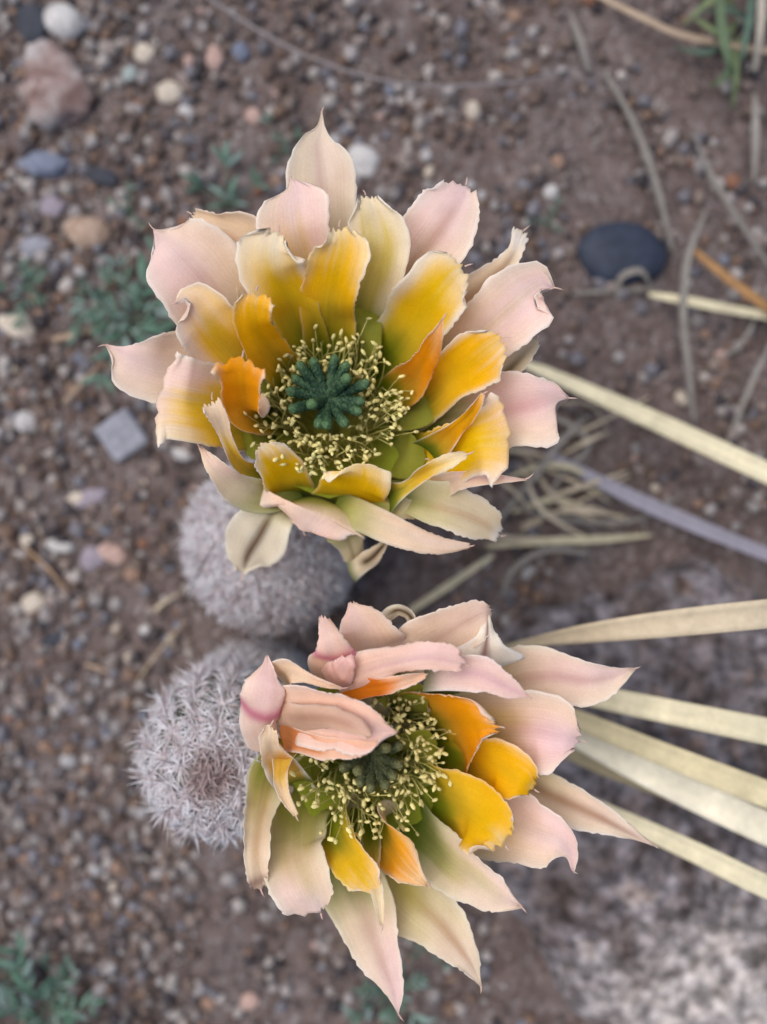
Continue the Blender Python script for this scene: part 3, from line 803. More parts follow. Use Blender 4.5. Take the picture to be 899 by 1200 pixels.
def petal(parent, org, rows, zt, seed, base=None, basez=62.5, tip=CREAM, pk=0., yel=0., ye=.6, yw=.75, yo=0., ycol=YEL, ge=.22,
          gcol=GRN, mid=0., mcol=TAN, mw=.13, ocol=None, omid=.5, cup=25., edge=0., und=.5, jag=1., band=None, mucro=1.5, both=False, gs=1.0, edgec=.35, bw=4.2):
    """rows: (px, py, left half width px, right half width px [, z mm]), base to tip"""
    ctr = org
    if base is None:
        f0 = P(rows[-1][0], rows[-1][1], .09)[:2] - ctr[:2]
        f1 = P(rows[0][0], rows[0][1], .075)[:2] - ctr[:2]
        dr = f0 * .4 / np.linalg.norm(f0) + f1 * .6 / (np.linalg.norm(f1) + 1e-9); dr /= np.linalg.norm(dr)
        b = np.array([*(ctr[:2] + dr * .0092), basez / 1000.])
    else:
        b = P(base[0], base[1], base[2] / 1000.)
    # heights along the petal
    pts = [np.array([b[0] / (H - b[2]) * FPX + 449.5, 600 - b[1] / (H - b[2]) * FPX])] + [np.array(r[:2], float) for r in rows]
    d = np.r_[0, np.cumsum([np.linalg.norm(pts[i + 1] - pts[i]) for i in range(len(rows))])]; d /= d[-1]
    zb = b[2] * 1000
    C = [[*b, bw / 1000., bw / 1000.]]
    for r, s in zip(rows, d[1:]):
        z = r[4] if len(r) > 4 else zb + (zt - zb) * math.sin(min(1, s * 1.04) * math.pi / 2) ** 1.25 - (2.0 * max(0, s - .85) / .15 if zt < 97 else 0)
        p = P(r[0], r[1], z / 1000.); k = (H - z / 1000.) / FPX
        C.append([*p, r[2] * k, r[3] * k])
    C = np.array(C)
    C[1, 3:] *= 1.42; C[1:-1, 3:] *= 1.10
    for j_ in (3, 4):
        if C[-1, j_] > .0009: C[-1, j_] *= 1.55; C[-2, j_] *= 1.08
    nr, nc = 64, 19
    C = cr(C, nr)
    WL, WR = np.clip(C[:, 3], 1e-5, None), np.clip(C[:, 4], 1e-5, None); C = C[:, :3]
    T, B, Nn = frames(C)
    s = np.linspace(0, 1, nr); u = np.linspace(-1, 1, nc)
    S, U = np.meshgrid(s, u, indexing='ij')
    # cross-section: integrate angle
    fa = np.linspace(0, 1, 40)
    th = R(cup) * fa + R(edge) * np.clip((fa - .6) / .4, 0, 1)
    cx_ = np.r_[0, np.cumsum(np.cos((th[1:] + th[:-1]) / 2))] / 39; cn = np.r_[0, np.cumsum(np.sin((th[1:] + th[:-1]) / 2))] / 39
    flat = 1 / max(.35, cx_[-1]) if edge == 0 else 1 / max(.5, max(cx_))
    au = np.abs(U)
    xo = np.interp(au, fa, cx_) * np.sign(U) * flat; no = np.interp(au, fa, cn) * flat
    Wd = np.where(U > 0, WL[:, None], WR[:, None])
    rs = np.random.default_rng(seed)
    # ragged margin
    rag = np.repeat(rs.random((nr, 1)), nc, 1)
    rag2 = np.interp(s, np.linspace(0, 1, 17), rs.random(17))[:, None]
    ragL = rs.random((nr, 1)) * .6 + rag2 * .6
    shrink = 1 - np.clip(au - .72, 0, 1) / .28 * jag * sm(.35, .75, S) * np.where(U > 0, ragL, rag * .6 + (1 - rag2) * .6) * np.minimum(.25, .0008 / np.maximum(Wd, 1e-4))
    xo = xo * shrink * (1 + .07 * snoise(seed + 3, 4)(S * 1.6, np.sign(U) * 1.5) * sm(.25, .6, S))
    nf = snoise(seed + 5, 5)
    lift = und * .0018 * nf(S, U) * sm(.1, .6, S) * (.35 + .65 * au ** 2) + .00007 * np.cos(U * 3.14159 * 5) * sm(.1, .3, S) * (1 - au)
    # shallow groove on the midrib
    lift -= .0002 * np.exp(-(U / .12) ** 2) * sm(0, .2, S) * sm(1., .7, S)
    # tip rows: shift margins back along T so blunt tips are notched, not square
    tooth = np.interp(u, np.linspace(-1, 1, 23), rs.random(23))[None, :] * .0017 * jag * sm(.9, 1., S) * np.minimum(1, Wd / .002)
    X = C[:, None] + B[:, None] * (xo * Wd)[..., None] + Nn[:, None] * (no * Wd + lift)[..., None] - T[:, None] * (tooth + sm(.86, 1, S) * (U ** 2) * Wd * .42)[..., None]
    # normals of the sheet
    du = np.gradient(X, axis=1); ds = np.gradient(X, axis=0)
    n2 = np.cross(ds, du); n2 /= np.linalg.norm(n2, axis=2, keepdims=True) + 1e-12
    tk = .00016 * (1 - .72 * au ** 3) * (1 - .6 * sm(.85, 1, S)) + .00022 * (1 - sm(0, .4, S)) * (1 - au)
    top = X + n2 * tk[..., None]; bot = X - n2 * tk[..., None]
    # pigments
    cn_ = snoise(seed + 9, 6); jit = cn_(S * 1.3, U * 1.5) * .06
    fine = np.interp(u, np.linspace(-1, 1, 19), rs.normal(0, 1, 19))[None] * .022
    ub = U - yo
    tip = mix(np.asarray(tip)[None], lin(252, 238, 208), np.array([.5 if jag > .3 else 0.]))[0]
    L3 = np.sum(np.linalg.norm(np.diff(C, axis=0), axis=1))
    if ge > .85: pass
    elif ge > 0 and jag > .3: ge = (.0245 / L3 + (ge - .25) * .5 if base is None else ge + .04)
    if base is None: ye = ye + (.14 if yel > .9 else .06); yw = yw + .06
    basec = mix(np.broadcast_to(tip, S.shape + (3,)), PINK, np.clip(pk * (.15 + .85 * sm(.35, .9, S)) * (1 + jit * 4) * np.exp(-(np.abs(U + .25 * np.sign(rs.random() - .5)) / .75) ** 2.5), 0, 1))
    basec = mix(basec, WHITE, edgec * sm(.55, 1., au) + (.35 * sm(.86, 1., au) if jag > .5 else 0))
    ymask = yel * sm(ye + .16, ye - .14, S + .14 * ub ** 2 + jit + fine) * sm(yw + .34, yw - .05, np.abs(ub) + jit)
    ycol = np.asarray(ycol) * np.array([.92, .93, .7])
    inner = mix(basec, ycol, np.clip(ymask, 0, 1))
    inner = mix(inner, mcol, np.clip(mid * np.exp(-(U / mw) ** 2) * sm(.15, .4, S) * sm(1.02, .8, S), 0, 1))
    gm = sm(ge + .17, ge - .17, S + jit * .7 + .10 * ub ** 2 + fine * .6) * gs
    inner = mix(inner, PGRN, np.clip(sm(ge + .36, ge - .05, S + jit) * .6 * gs * (1 - .5 * yel), 0, 1))
    inner = mix(inner, gcol, np.clip(gm, 0, 1))
    inner = mix(inner, DGRN, np.clip(sm(.2, .0, S) * gs * .8, 0, 1))
    if band: 
        bs, bw_, bc, ba = band
        inner = mix(inner, bc, ba * np.exp(-((S - bs - .05 * U ** 2) / bw_) ** 2))
    oc = ocol if ocol is not None else mix(np.asarray(tip)[None], BEIGE, np.array([.5]))[0]
    outer = mix(np.broadcast_to(oc, S.shape + (3,)), PINK, np.full(S.shape, pk * .5))
    outer = mix(outer, WHITE, .4 * sm(.5, 1., au))
    outer = mix(outer, BRN, np.clip(omid * np.exp(-(U / .22) ** 2) * sm(.1, .4, S), 0, 1))
    outer = mix(outer, GRN, np.clip(sm(.45, .1, S) * .7, 0, 1))
    if both: outer = inner
    if both == 'swap': inner = outer
    n = nr * nc
    V = np.concatenate([top.reshape(-1, 3), bot.reshape(-1, 3)]) - b
    colr = np.clip(np.concatenate([inner.reshape(-1, 3), outer.reshape(-1, 3)]), .003, .93)
    uv = np.stack([U, S], -1).reshape(-1, 2) * .5 + .5 + rs.uniform(0, 5, 2)
    uv = np.concatenate([uv, uv + .37])
    idx = np.arange(n).reshape(nr, nc)
    q = np.stack([idx[:-1, :-1], idx[1:, :-1], idx[1:, 1:], idx[:-1, 1:]], -1).reshape(-1, 4)
    # orientation: top face normal = +n2 (ds x du)
    F = [q, q[:, ::-1] + n]
    def rim(a, b_): return np.stack([a, b_, b_ + n, a + n], -1)
    F.append(rim(idx[1:, 0], idx[:-1, 0])); F.append(rim(idx[:-1, -1], idx[1:, -1]))
    F.append(rim(idx[-1, 1:], idx[-1, :-1])); F.append(rim(idx[0, :-1], idx[0, 1:]))
    F = np.concatenate(F)
    # mucro, the little hooked bristle on the tip
    if mucro > 0:
        c0 = C[-1] - b; t0 = T[-1]; L = mucro / 1000.
        v, f, tt = cone_batch(np.array([c0 - t0 * .0004]), np.array([t0 + B[-1] * rs.uniform(-.5, .5) + np.array([0, 0, .5])]), np.array([L]), np.array([.00022]), np.array([[rs.uniform(-.5, .5) * L, rs.uniform(-.5, .5) * L, 0]]), 4, 3)
        k0 = len(V); V = np.concatenate([V, v]); colr = np.concatenate([colr, np.tile(lin(232, 205, 190), (len(v), 1))]); uv = np.concatenate([uv, np.zeros((len(v), 2))])
        Fl = F.tolist() + (f + k0).tolist()
    else: Fl = F
    me = mesh('petal', V, Fl, M_PETAL, colr, uv)
    o = link('petal', me, parent, (b - np.array(parent['origin'])).tolist())
    return o

def tube_mesh(name, path, rad, mat, colf, sides=20):
    path = np.asarray(path); n = len(path)
    T, B, Nn = frames(path)
    V, F, Cc = [], [], []
    for i in range(n):
        for q in range(sides):
            a = 2 * math.pi * q / sides
            V.append(path[i] + rad[i] * (B[i] * math.cos(a) + Nn[i] * math.sin(a))); Cc.append(colf(i / (n - 1)))
    for i in range(n - 1):
        for q in range(sides):
            q2 = (q + 1) % sides; F.append((i * sides + q, i * sides + q2, (i + 1) * sides + q2, (i + 1) * sides + q))
    return mesh(name, V, F, mat, np.array(Cc))

def flower_core(fl, org, stig, axis_xy, seed, nst=300, lobes=15, olive=False, lsc=1.0):
    """tube, stamens, style and stigma; org = receptacle point, stig = stigma centre point"""
    rs = np.random.default_rng(seed)
    O = np.array(fl['origin'])
    # floral tube from the side of the stem, widening to the receptacle
    a = np.array([axis_xy[0], axis_xy[1], org[2] - .030]); out = org - a; hd = out[:2] / np.linalg.norm(out[:2])
    a[:2] = org[:2] - hd * .020
    path = [a, a + np.array([*hd * .010, .004]), org + np.array([*-hd * .004, -.014]), org + np.array([0, 0, -.005]), org + np.array([0, 0, .0015])]
    pc = cr(np.array(path), 16)
    rad = np.interp(np.linspace(0, 1, 16), [0, .3, .6, .85, 1], [.0055, .0065, .0075, .0078, .0088])
    link('floral_tube', tube_mesh('floral_tube', pc - O, rad, M_STEM, lambda t: lin(96, 110, 66) * (1 - .2 * t)), fl)
    # spines on the tube
    n = 260
    i = rs.integers(1, 14, n); ang = rs.uniform(0, 6.28, n); T, B, Nn = frames(pc)
    rd = B[i] * np.cos(ang)[:, None] + Nn[i] * np.sin(ang)[:, None]
    V, F, t = cone_batch(pc[i] + rd * rad[i][:, None] * .95 - O, rd + T[i] * rs.uniform(.2, 1.2, (n, 1)) + rs.normal(0, .3, (n, 3)), rs.uniform(.003, .007, n), np.full(n, .00012), np.zeros((n, 3)))
    o = link('tube_spines', mesh('tube_spines', V, F, M_SPINE, np.tile(lin(222, 214, 206), (len(V), 1))), fl); o['kind'] = 'stuff'
    # throat: green funnel inside the petals
    ax = (stig - org); ax /= np.linalg.norm(ax)
    hs = np.linspace(0, 1, 10); V, F, Cc = [], [], []
    e1 = np.cross(ax, [0, 1, 0]); e1 /= np.linalg.norm(e1); e2 = np.cross(ax, e1)
    for h in hs:
        r = .0045 + .0145 * h ** .9
        for q in range(32):
            an = 2 * math.pi * q / 32
            V.append(org + ax * (.0005 + .0135 * h) + (e1 * math.cos(an) + e2 * math.sin(an)) * r * (1 + .03 * math.sin(an * 9)) - O); Cc.append(mix(lin(168, 164, 60)[None], lin(160, 172, 52), np.array([h]))[0])
    V.append(org + ax * .0002 - O); Cc.append(lin(150, 140, 50))
    for i in range(9):
        for q in range(32):
            q2 = (q + 1) % 32; F.append((i * 32 + q, (i + 1) * 32 + q, (i + 1) * 32 + q2, i * 32 + q2))
    for q in range(32): F.append((320, q, (q + 1) % 32))
    link('throat', mesh('throat', V, F, M_STAMEN, np.array(Cc)), fl)
    # stamens
    Vf, Ff, Cf, Va, Fa, Ca = [], [], [], [], [], []
    kf = ka = 0
    V0, F0 = ICO1
    for k in range(nst):
        an = rs.uniform(0, 6.28); h = rs.random()
        er = e1 * math.cos(an) + e2 * math.sin(an); et = -e1 * math.sin(an) + e2 * math.cos(an)
        p0 = org + ax * (.0008 + .008 * h) + er * (.0040 + .0062 * h)
        rt = .0062 + .0108 * rs.random() ** .85 + (.003 if rs.random() < .08 else 0)
        ht = .0185 + .007 * rs.random() + .002 * (rt - .006) / .01
        p3 = org + ax * ht + er * rt + et * rs.normal(0, .0022)
        p1 = p0 + ax * .005 + er * .0015; p2 = (p1 + p3) / 2 + er * rs.uniform(-.001, .0022) + ax * rs.uniform(0, .0025) + et * rs.normal(0, .0012)
        pts = cr(np.array([p0, p1, p2, p3]), 9)
        T = np.gradient(pts, axis=0); T /= np.linalg.norm(T, axis=1, keepdims=True)
        a_ = np.cross(T, er + .3 * et); a_ /= np.linalg.norm(a_, axis=1, keepdims=True) + 1e-9; b_ = np.cross(T, a_)
        r = .00013
        for q in range(3):
            Vf.append(pts + r * (a_ * math.cos(q * 2.094) + b_ * math.sin(q * 2.094)))
        m = 9
        for i in range(m - 1):
            for q in range(3):
                q2 = (q + 1) % 3; Ff.append((kf + q * m + i, kf + q2 * m + i, kf + q2 * m + i + 1, kf + q * m + i + 1))
        kf += 3 * m
        Cf.append(np.tile(mix(np.tile(lin(186, 178, 84), (m, 1)), lin(224, 218, 140), np.linspace(0, 1, m)) * rs.uniform(.85, 1.1), (3, 1)))
        # anther
        dv = T[-1] + rs.normal(0, .7, 3); dv /= np.linalg.norm(dv)
        s1 = np.cross(dv, [.3, .8, .5]); s1 /= np.linalg.norm(s1); s2 = np.cross(dv, s1)
        v = V0 * (1 + .08 * rs.standard_normal((len(V0), 1)))
        L = .0009 * rs.uniform(.8, 1.3)
        wv = .42 + .2 * np.abs(v[:, 2])           # two-lobed waist
        Va.append(p3 + dv * .0003 + (v[:, 2] * L)[:, None] * dv + (v[:, 0] * L * wv)[:, None] * s1 + (v[:, 1] * L * .42)[:, None] * s2); Fa.append(F0 + ka); ka += len(V0)
        Ca.append(np.tile(lin(240, 230, 160) * rs.uniform(.85, 1.1), (len(V0), 1)))
    o = link('filaments', mesh('filaments', np.concatenate(Vf) - O, np.array(Ff), M_STAMEN, np.concatenate(Cf)), fl); o['kind'] = 'stuff'
    o = link('anthers', mesh('anthers', np.concatenate(Va) - O, np.concatenate(Fa), M_STAMEN, np.concatenate(Ca)), fl); o['kind'] = 'stuff'
    # style and stigma lobes
    st = cr(np.array([org, (org + stig) / 2, stig]), 8)
    link('style', tube_mesh('style', st - O, np.linspace(.0014, .0017, 8), M_STAMEN, lambda t: lin(168, 176, 96), 12), fl)
    for k in range(lobes):
        an = 2 * math.pi * (k + rs.uniform(-.25, .25)) / lobes; er = e1 * math.cos(an) + e2 * math.sin(an)
        inner = k % 7 == 2
        Lr = lsc * (.0052 if inner else .0084) * rs.uniform(.9, 1.08); up = .0062 if inner else .0036 * rs.uniform(.7, 1.3)
        nn_, nq = 26, 18
        pts = cr(np.array([stig + er * .0005, stig + er * Lr * .45 + ax * up * .3, stig + er * Lr * .85 + ax * up * .8, stig + er * Lr + ax * up * 1.1]), nn_)
        T = np.gradient(pts, axis=0); T /= np.linalg.norm(T, axis=1, keepdims=True)
        et = np.cross(T, ax); et /= np.linalg.norm(et, axis=1, keepdims=True) + 1e-9; eb = np.cross(T, et)
        tt = np.linspace(0, 1, nn_)
        rad = np.interp(tt, [0, .2, .7, .9, .97, 1], [.0008, .00095, .00108, .00102, .0008, .0004])
        V, F, Cc = [], [], []
        dk, lt = (lin(30, 58, 44), lin(112, 146, 96)) if not olive else (lin(52, 62, 40), lin(140, 140, 92))
        for i in range(nn_):
            for q in range(nq):
                aq = 2 * math.pi * (q + .5 * (i % 2)) / nq; bmp = rs.random() ** 2
                rr_ = rad[i] * (1 + .24 * bmp)
                V.append(pts[i] + rr_ * (et[i] * math.cos(aq) + eb[i] * math.sin(aq)) - O)
                Cc.append(mix(dk[None], lt, np.array([min(1., (.6 if inner else .35) * sm(.7, 1., tt[i]) + .5 * bmp)]))[0])
        V.append(pts[-1] + T[-1] * .0004 - O); Cc.append(lt * .8)
        for i in range(nn_ - 1):
            for q in range(nq):
                q2 = (q + 1) % nq; F.append((i * nq + q, i * nq + q2, (i + 1) * nq + q2, (i + 1) * nq + q))
        for q in range(nq): F.append(((nn_ - 1) * nq + q, (nn_ - 1) * nq + (q + 1) % nq, nn_ * nq))
        link('stigma_lobe', mesh('stigma_lobe', V, F, M_STAMEN, np.array(Cc)), fl)

# ---- upper plant
c1, _ = make_cactus(-.0325, -.0095, .0232, .050, 'squat white spined cactus carrying the wide open yellow and cream flower', 11, 21, .0066, .3, 60, 30, (.10, .7), .00038, .0034)
ORG1 = P(390, 506, .063); STG1 = P(384, 467, .0885)
fl = empty('flower', (ORG1 - np.array([-.0325, -.0095, 0])).tolist(), c1)
fl['origin'] = ORG1.tolist(); fl['label'] = 'wide open flower with yellow throat and frilled cream pink petals'
flower_core(fl, ORG1, STG1, (-.0325, -.0095), 21, 330)
Y = dict(yel=1., ye=.72, yw=.85)
F1 = [
 # back row
 dict(rows=[(382,330,34,34),(378,240,40,38),(374,198,37,40),(371,170,22,26),(376,148,5,6),(377,131,.6,.6)], zt=88, tip=lin(222,212,190), pk=.25, mid=.45, mcol=lin(205,165,150), ge=.35),
 dict(rows=[(310,330,25,20),(275,285,18,34),(250,266,12,14),(223,250,6,5)], zt=89, tip=BEIGE, pk=.1, mid=.6, mcol=lin(205,160,110), cup=50),
 dict(rows=[(240,440,30,30),(185,430,42,38),(155,420,36,20),(138,411,16,7),(125,404,.8,.8)], zt=90, tip=lin(234,214,196), pk=.6, ge=.25, mucro=2.5),
 dict(rows=[(545,355,16,14),(588,316,15,16),(603,294,9,12),(607,281,8,10),(614,269,10,8)], zt=87, tip=lin(230,214,190), mid=.8, mcol=lin(176,136,96), mw=.3, omid=.9, cup=40, edgec=.8, band=(.95,.05,WHITE,.8)),
 dict(rows=[(565,458,13,13),(600,430,16,14),(631,396,5,5)], zt=87, tip=lin(205,200,165), mid=.9, mcol=lin(112,96,56), mw=.3, edgec=.8, cup=40),
 dict(rows=[(455,350,24,24),(512,275,38,42),(535,240,36,28),(547,215,18,12)], zt=93, tip=lin(232,212,200), pk=.7, mid=.65, mcol=lin(208,160,140), mw=.16, ge=.34, gcol=lin(150,150,60)),
 dict(rows=[(270,370,35,35),(235,325,52,52),(207,294,47,44),(190,278,24,24),(180,268,2,2)], zt=93, tip=lin(236,214,192), pk=.65, mid=.2, mcol=lin(228,180,180), mucro=2),
 dict(rows=[(540,495,25,25),(600,480,42,42),(632,471,34,52),(652,465,20,30),(667,467,1.5,1.5)], zt=93, tip=lin(236,212,192), pk=.75, mid=.55, mcol=lin(224,160,160), mw=.2, ge=.3, mucro=2.5),
 dict(rows=[(366,330,28,26),(350,272,46,36),(345,238,36,39),(344,219,12,32),(341,208,3,6)], zt=95, tip=lin(234,216,196), pk=.7, yel=.55, ye=.68, yw=.25, yo=.1),
 dict(rows=[(490,450,22,22),(560,395,34,38),(605,355,40,44),(634,332,26,34),(650,338,2,2)], zt=95, tip=lin(238,216,198), pk=.7, mid=.4, mcol=lin(236,214,160), ge=.25, mucro=2),
 # middle row
 dict(rows=[(270,475,35,30),(220,467,46,46),(197,462,50,42),(184,460,46,33)], zt=96, tip=lin(240,222,190), pk=.55, yel=.95, ye=.74, yw=.6, yo=.3, ge=.08),
 dict(rows=[(275,415,28,28),(243,375,40,34),(225,352,26,26),(212,349,14,10),(206,356,1.5,1.5)], zt=97.5, tip=lin(240,224,200), pk=.4, yel=.95, ye=.74, yw=.5, yo=-.2, ge=.08, mucro=2),
 dict(rows=[(420,360,32,28),(440,290,38,38),(433,250,25,28),(428,226,8,10)], zt=97, tip=lin(236,226,184), pk=.05, yel=.75, ye=.78, yw=.3, ycol=lin(232,208,60), ge=.36),
 dict(rows=[(470,405,25,22),(507,350,40,38),(530,322,35,35),(547,311,18,18)], zt=98.5, tip=lin(236,222,186), yel=1., ye=.78, yw=.55, ge=.28),
 dict(rows=[(500,540,22,25),(560,518,34,38),(590,515,40,42),(603,515,36,38)], zt=97.5, tip=lin(240,218,186), pk=.35, yel=1., ye=.84, yw=.72, yo=.15, ge=.06, mucro=0),
 dict(rows=[(500,573,12,13),(540,563,12,12),(588,561,5,6),(617,562,1,1)], zt=96, tip=lin(240,206,180), pk=.5, ge=.2, mucro=3, yel=.4, ye=.4),
 dict(rows=[(310,580,14,14),(280,566,24,12),(255,547,16,9),(233,523,2,2)], zt=94, base=(350,570,76), tip=lin(232,206,176), pk=.35, ge=.35, gcol=lin(170,170,90), both=True),
 # inner row
 dict(rows=[(345,360,20,20),(322,320,40,34),(318,294,39,39),(323,278,30,28),(328,270,10,10)], zt=100.5, **Y, ge=.25, tip=lin(242,232,200)),
 dict(rows=[(318,412,18,14),(300,382,25,22),(297,357,20,22),(301,338,10,17)], zt=103, yel=1., ye=.92, yw=.9, ycol=lin(252,194,2), ge=.15),
 dict(rows=[(385,370,22,22),(394,315,33,32),(400,284,25,32),(397,263,10,14)], zt=101.5, yel=1., ye=.80, yw=.85, ycol=lin(253,202,0), ge=.28, tip=lin(242,228,180)),
 dict(rows=[(480,482,17,17),(530,442,30,28),(570,408,28,36),(590,394,12,20)], zt=99.5, yel=1., ye=.86, yw=.7, ycol=lin(253,198,0), ge=.26, tip=lin(240,224,190)),
 dict(rows=[(478,449,15,17),(500,420,16,15),(513,393,10,8),(519,373,1,1)], zt=102.5, yel=1., ye=.86, yw=.8, ycol=lin(252,166,4), ge=.18, tip=lin(238,196,140)),
 dict(rows=[(292,485,15,17),(284,452,23,24),(283,432,25,25),(284,417,23,22)], zt=103.5, yel=1., ye=.97, yw=.8, ycol=lin(252,172,4), ge=.2, cup=45, tip=lin(240,206,150)),
 dict(rows=[(284,546,6,7),(265,513,7,8),(256,486,10,10),(248,466,9,8)], zt=99.5, base=(322,562,78), yel=.9, ye=.7, tip=lin(240,216,184), cup=60, ge=.2),
 dict(rows=[(475,571,5,6),(500,553,8,8),(525,541,10,9),(549,532,5,5)], zt=101, base=(455,580,84), yel=.9, ye=.75, yw=.7, tip=lin(240,222,160), cup=55, ge=.1),
 dict(rows=[(535,500,5,8),(555,480,6,8),(567,460,3,3)], zt=100.5, base=(505,530,86), yel=1., ye=1., ycol=lin(240,178,20), tip=lin(240,210,150), ge=.1, cup=50),
 dict(rows=[(347,582,18,16,75),(333,558,24,26,84),(316,534,19,22,90),(304,519,9,11,92)], zt=92, base=(353,590,71), yel=1., ye=.88, yw=.8, tip=lin(242,228,196), ge=.30, gcol=lin(96,112,24), both=True, cup=25, mucro=0, und=.3, jag=.6),
 dict(rows=[(412,588,30,30,77),(414,573,36,38,84),(418,554,32,36,90),(416,543,18,22,91.5)], zt=92, base=(410,597,72), yel=1., ye=.92, yw=.88, tip=lin(242,230,190), ge=.24, gcol=lin(96,112,24), both=True, cup=12, mucro=0, und=.12, jag=.35),
 # outer, lower side
 dict(rows=[(318,604,18,18,82),(303,630,34,36,79),(290,652,22,26,73),(284,674,3,5,69)], zt=80, base=(338,582,74), tip=lin(226,220,200), mid=1., mcol=lin(120,92,66), mw=.16, edgec=.2, ge=.08, gcol=lin(180,176,110), cup=15),
 dict(rows=[(366,597,44,44,86),(360,610,46,45,85.5),(355,622,26,26,83)], zt=86, base=(372,584,78), tip=lin(238,204,176), pk=.45, ge=.3, gcol=lin(176,176,84), cup=-25, und=.8),
 dict(rows=[(478,586,16,10,83),(520,597,30,22,87),(560,610,24,20,85),(588,629,8,8,81)], zt=87, base=(440,565,74), tip=lin(222,206,166), mid=.55, mcol=lin(214,172,124), mw=.2, ge=.35, gcol=lin(170,170,100), band=(.97,.05,WHITE,.7), cup=20),
 dict(rows=[(425,606,12,12,86),(470,622,13,20,89),(515,637,9,14,88.5),(552,640,4,4,87)], zt=90, base=(392,596,80), tip=lin(236,206,172), pk=.3, ge=.16, gcol=lin(190,186,96), cup=-30),
 dict(rows=[(404,626,16,14,80),(412,645,15,13,77),(416,662,8,8,73)], zt=80, base=(392,602,76), tip=lin(176,160,96), mid=.5, mcol=lin(140,120,60), ge=.3, gcol=lin(150,146,70), cup=-20),
 dict(rows=[(425,660,8,7,76),(438,652,11,9,78),(456,631,2,2,80)], zt=80, base=(408,664,74), tip=lin(226,206,170), mid=1., mcol=lin(88,66,40), mw=.4, ge=-.5, edgec=.6, cup=-40),
 dict(rows=[(445,593,10,12,82),(470,594,13,14,84),(492,604,6,6,82)], zt=84, base=(425,585,76), tip=lin(206,196,130), ge=.5, gcol=lin(160,164,76)),
 # half hidden petals that close the cup
 dict(rows=[(455,480,22,20),(490,475,24,24),(520,470,10,10)], zt=84, tip=lin(150,152,50), ge=.6, gcol=lin(104,122,30), edgec=0, jag=.2),
 dict(rows=[(330,450,22,22),(300,440,26,26),(280,435,12,12)], zt=84, tip=lin(150,152,50), ge=.6, gcol=lin(104,122,30), edgec=0, jag=.2),
 dict(rows=[(410,410,24,24),(420,380,26,26),(425,360,14,14)], zt=84, tip=lin(150,152,50), ge=.6, gcol=lin(104,122,30), edgec=0, jag=.2),
 dict(rows=[(325,510,22,22),(300,520,22,22),(285,528,10,10)], zt=82, tip=lin(150,152,50), ge=.6, gcol=lin(104,122,30), edgec=0, jag=.2),
 dict(rows=[(450,530,22,22),(475,535,24,24),(500,538,10,10)], zt=84, tip=lin(150,152,50), ge=.6, gcol=lin(104,122,30), edgec=0, jag=.2),
]
for i, d in enumerate(F1):
    d = dict(d); rows = d.pop('rows'); zt = d.pop('zt')
    petal(fl, ORG1, rows, zt, 100 + i, **d)

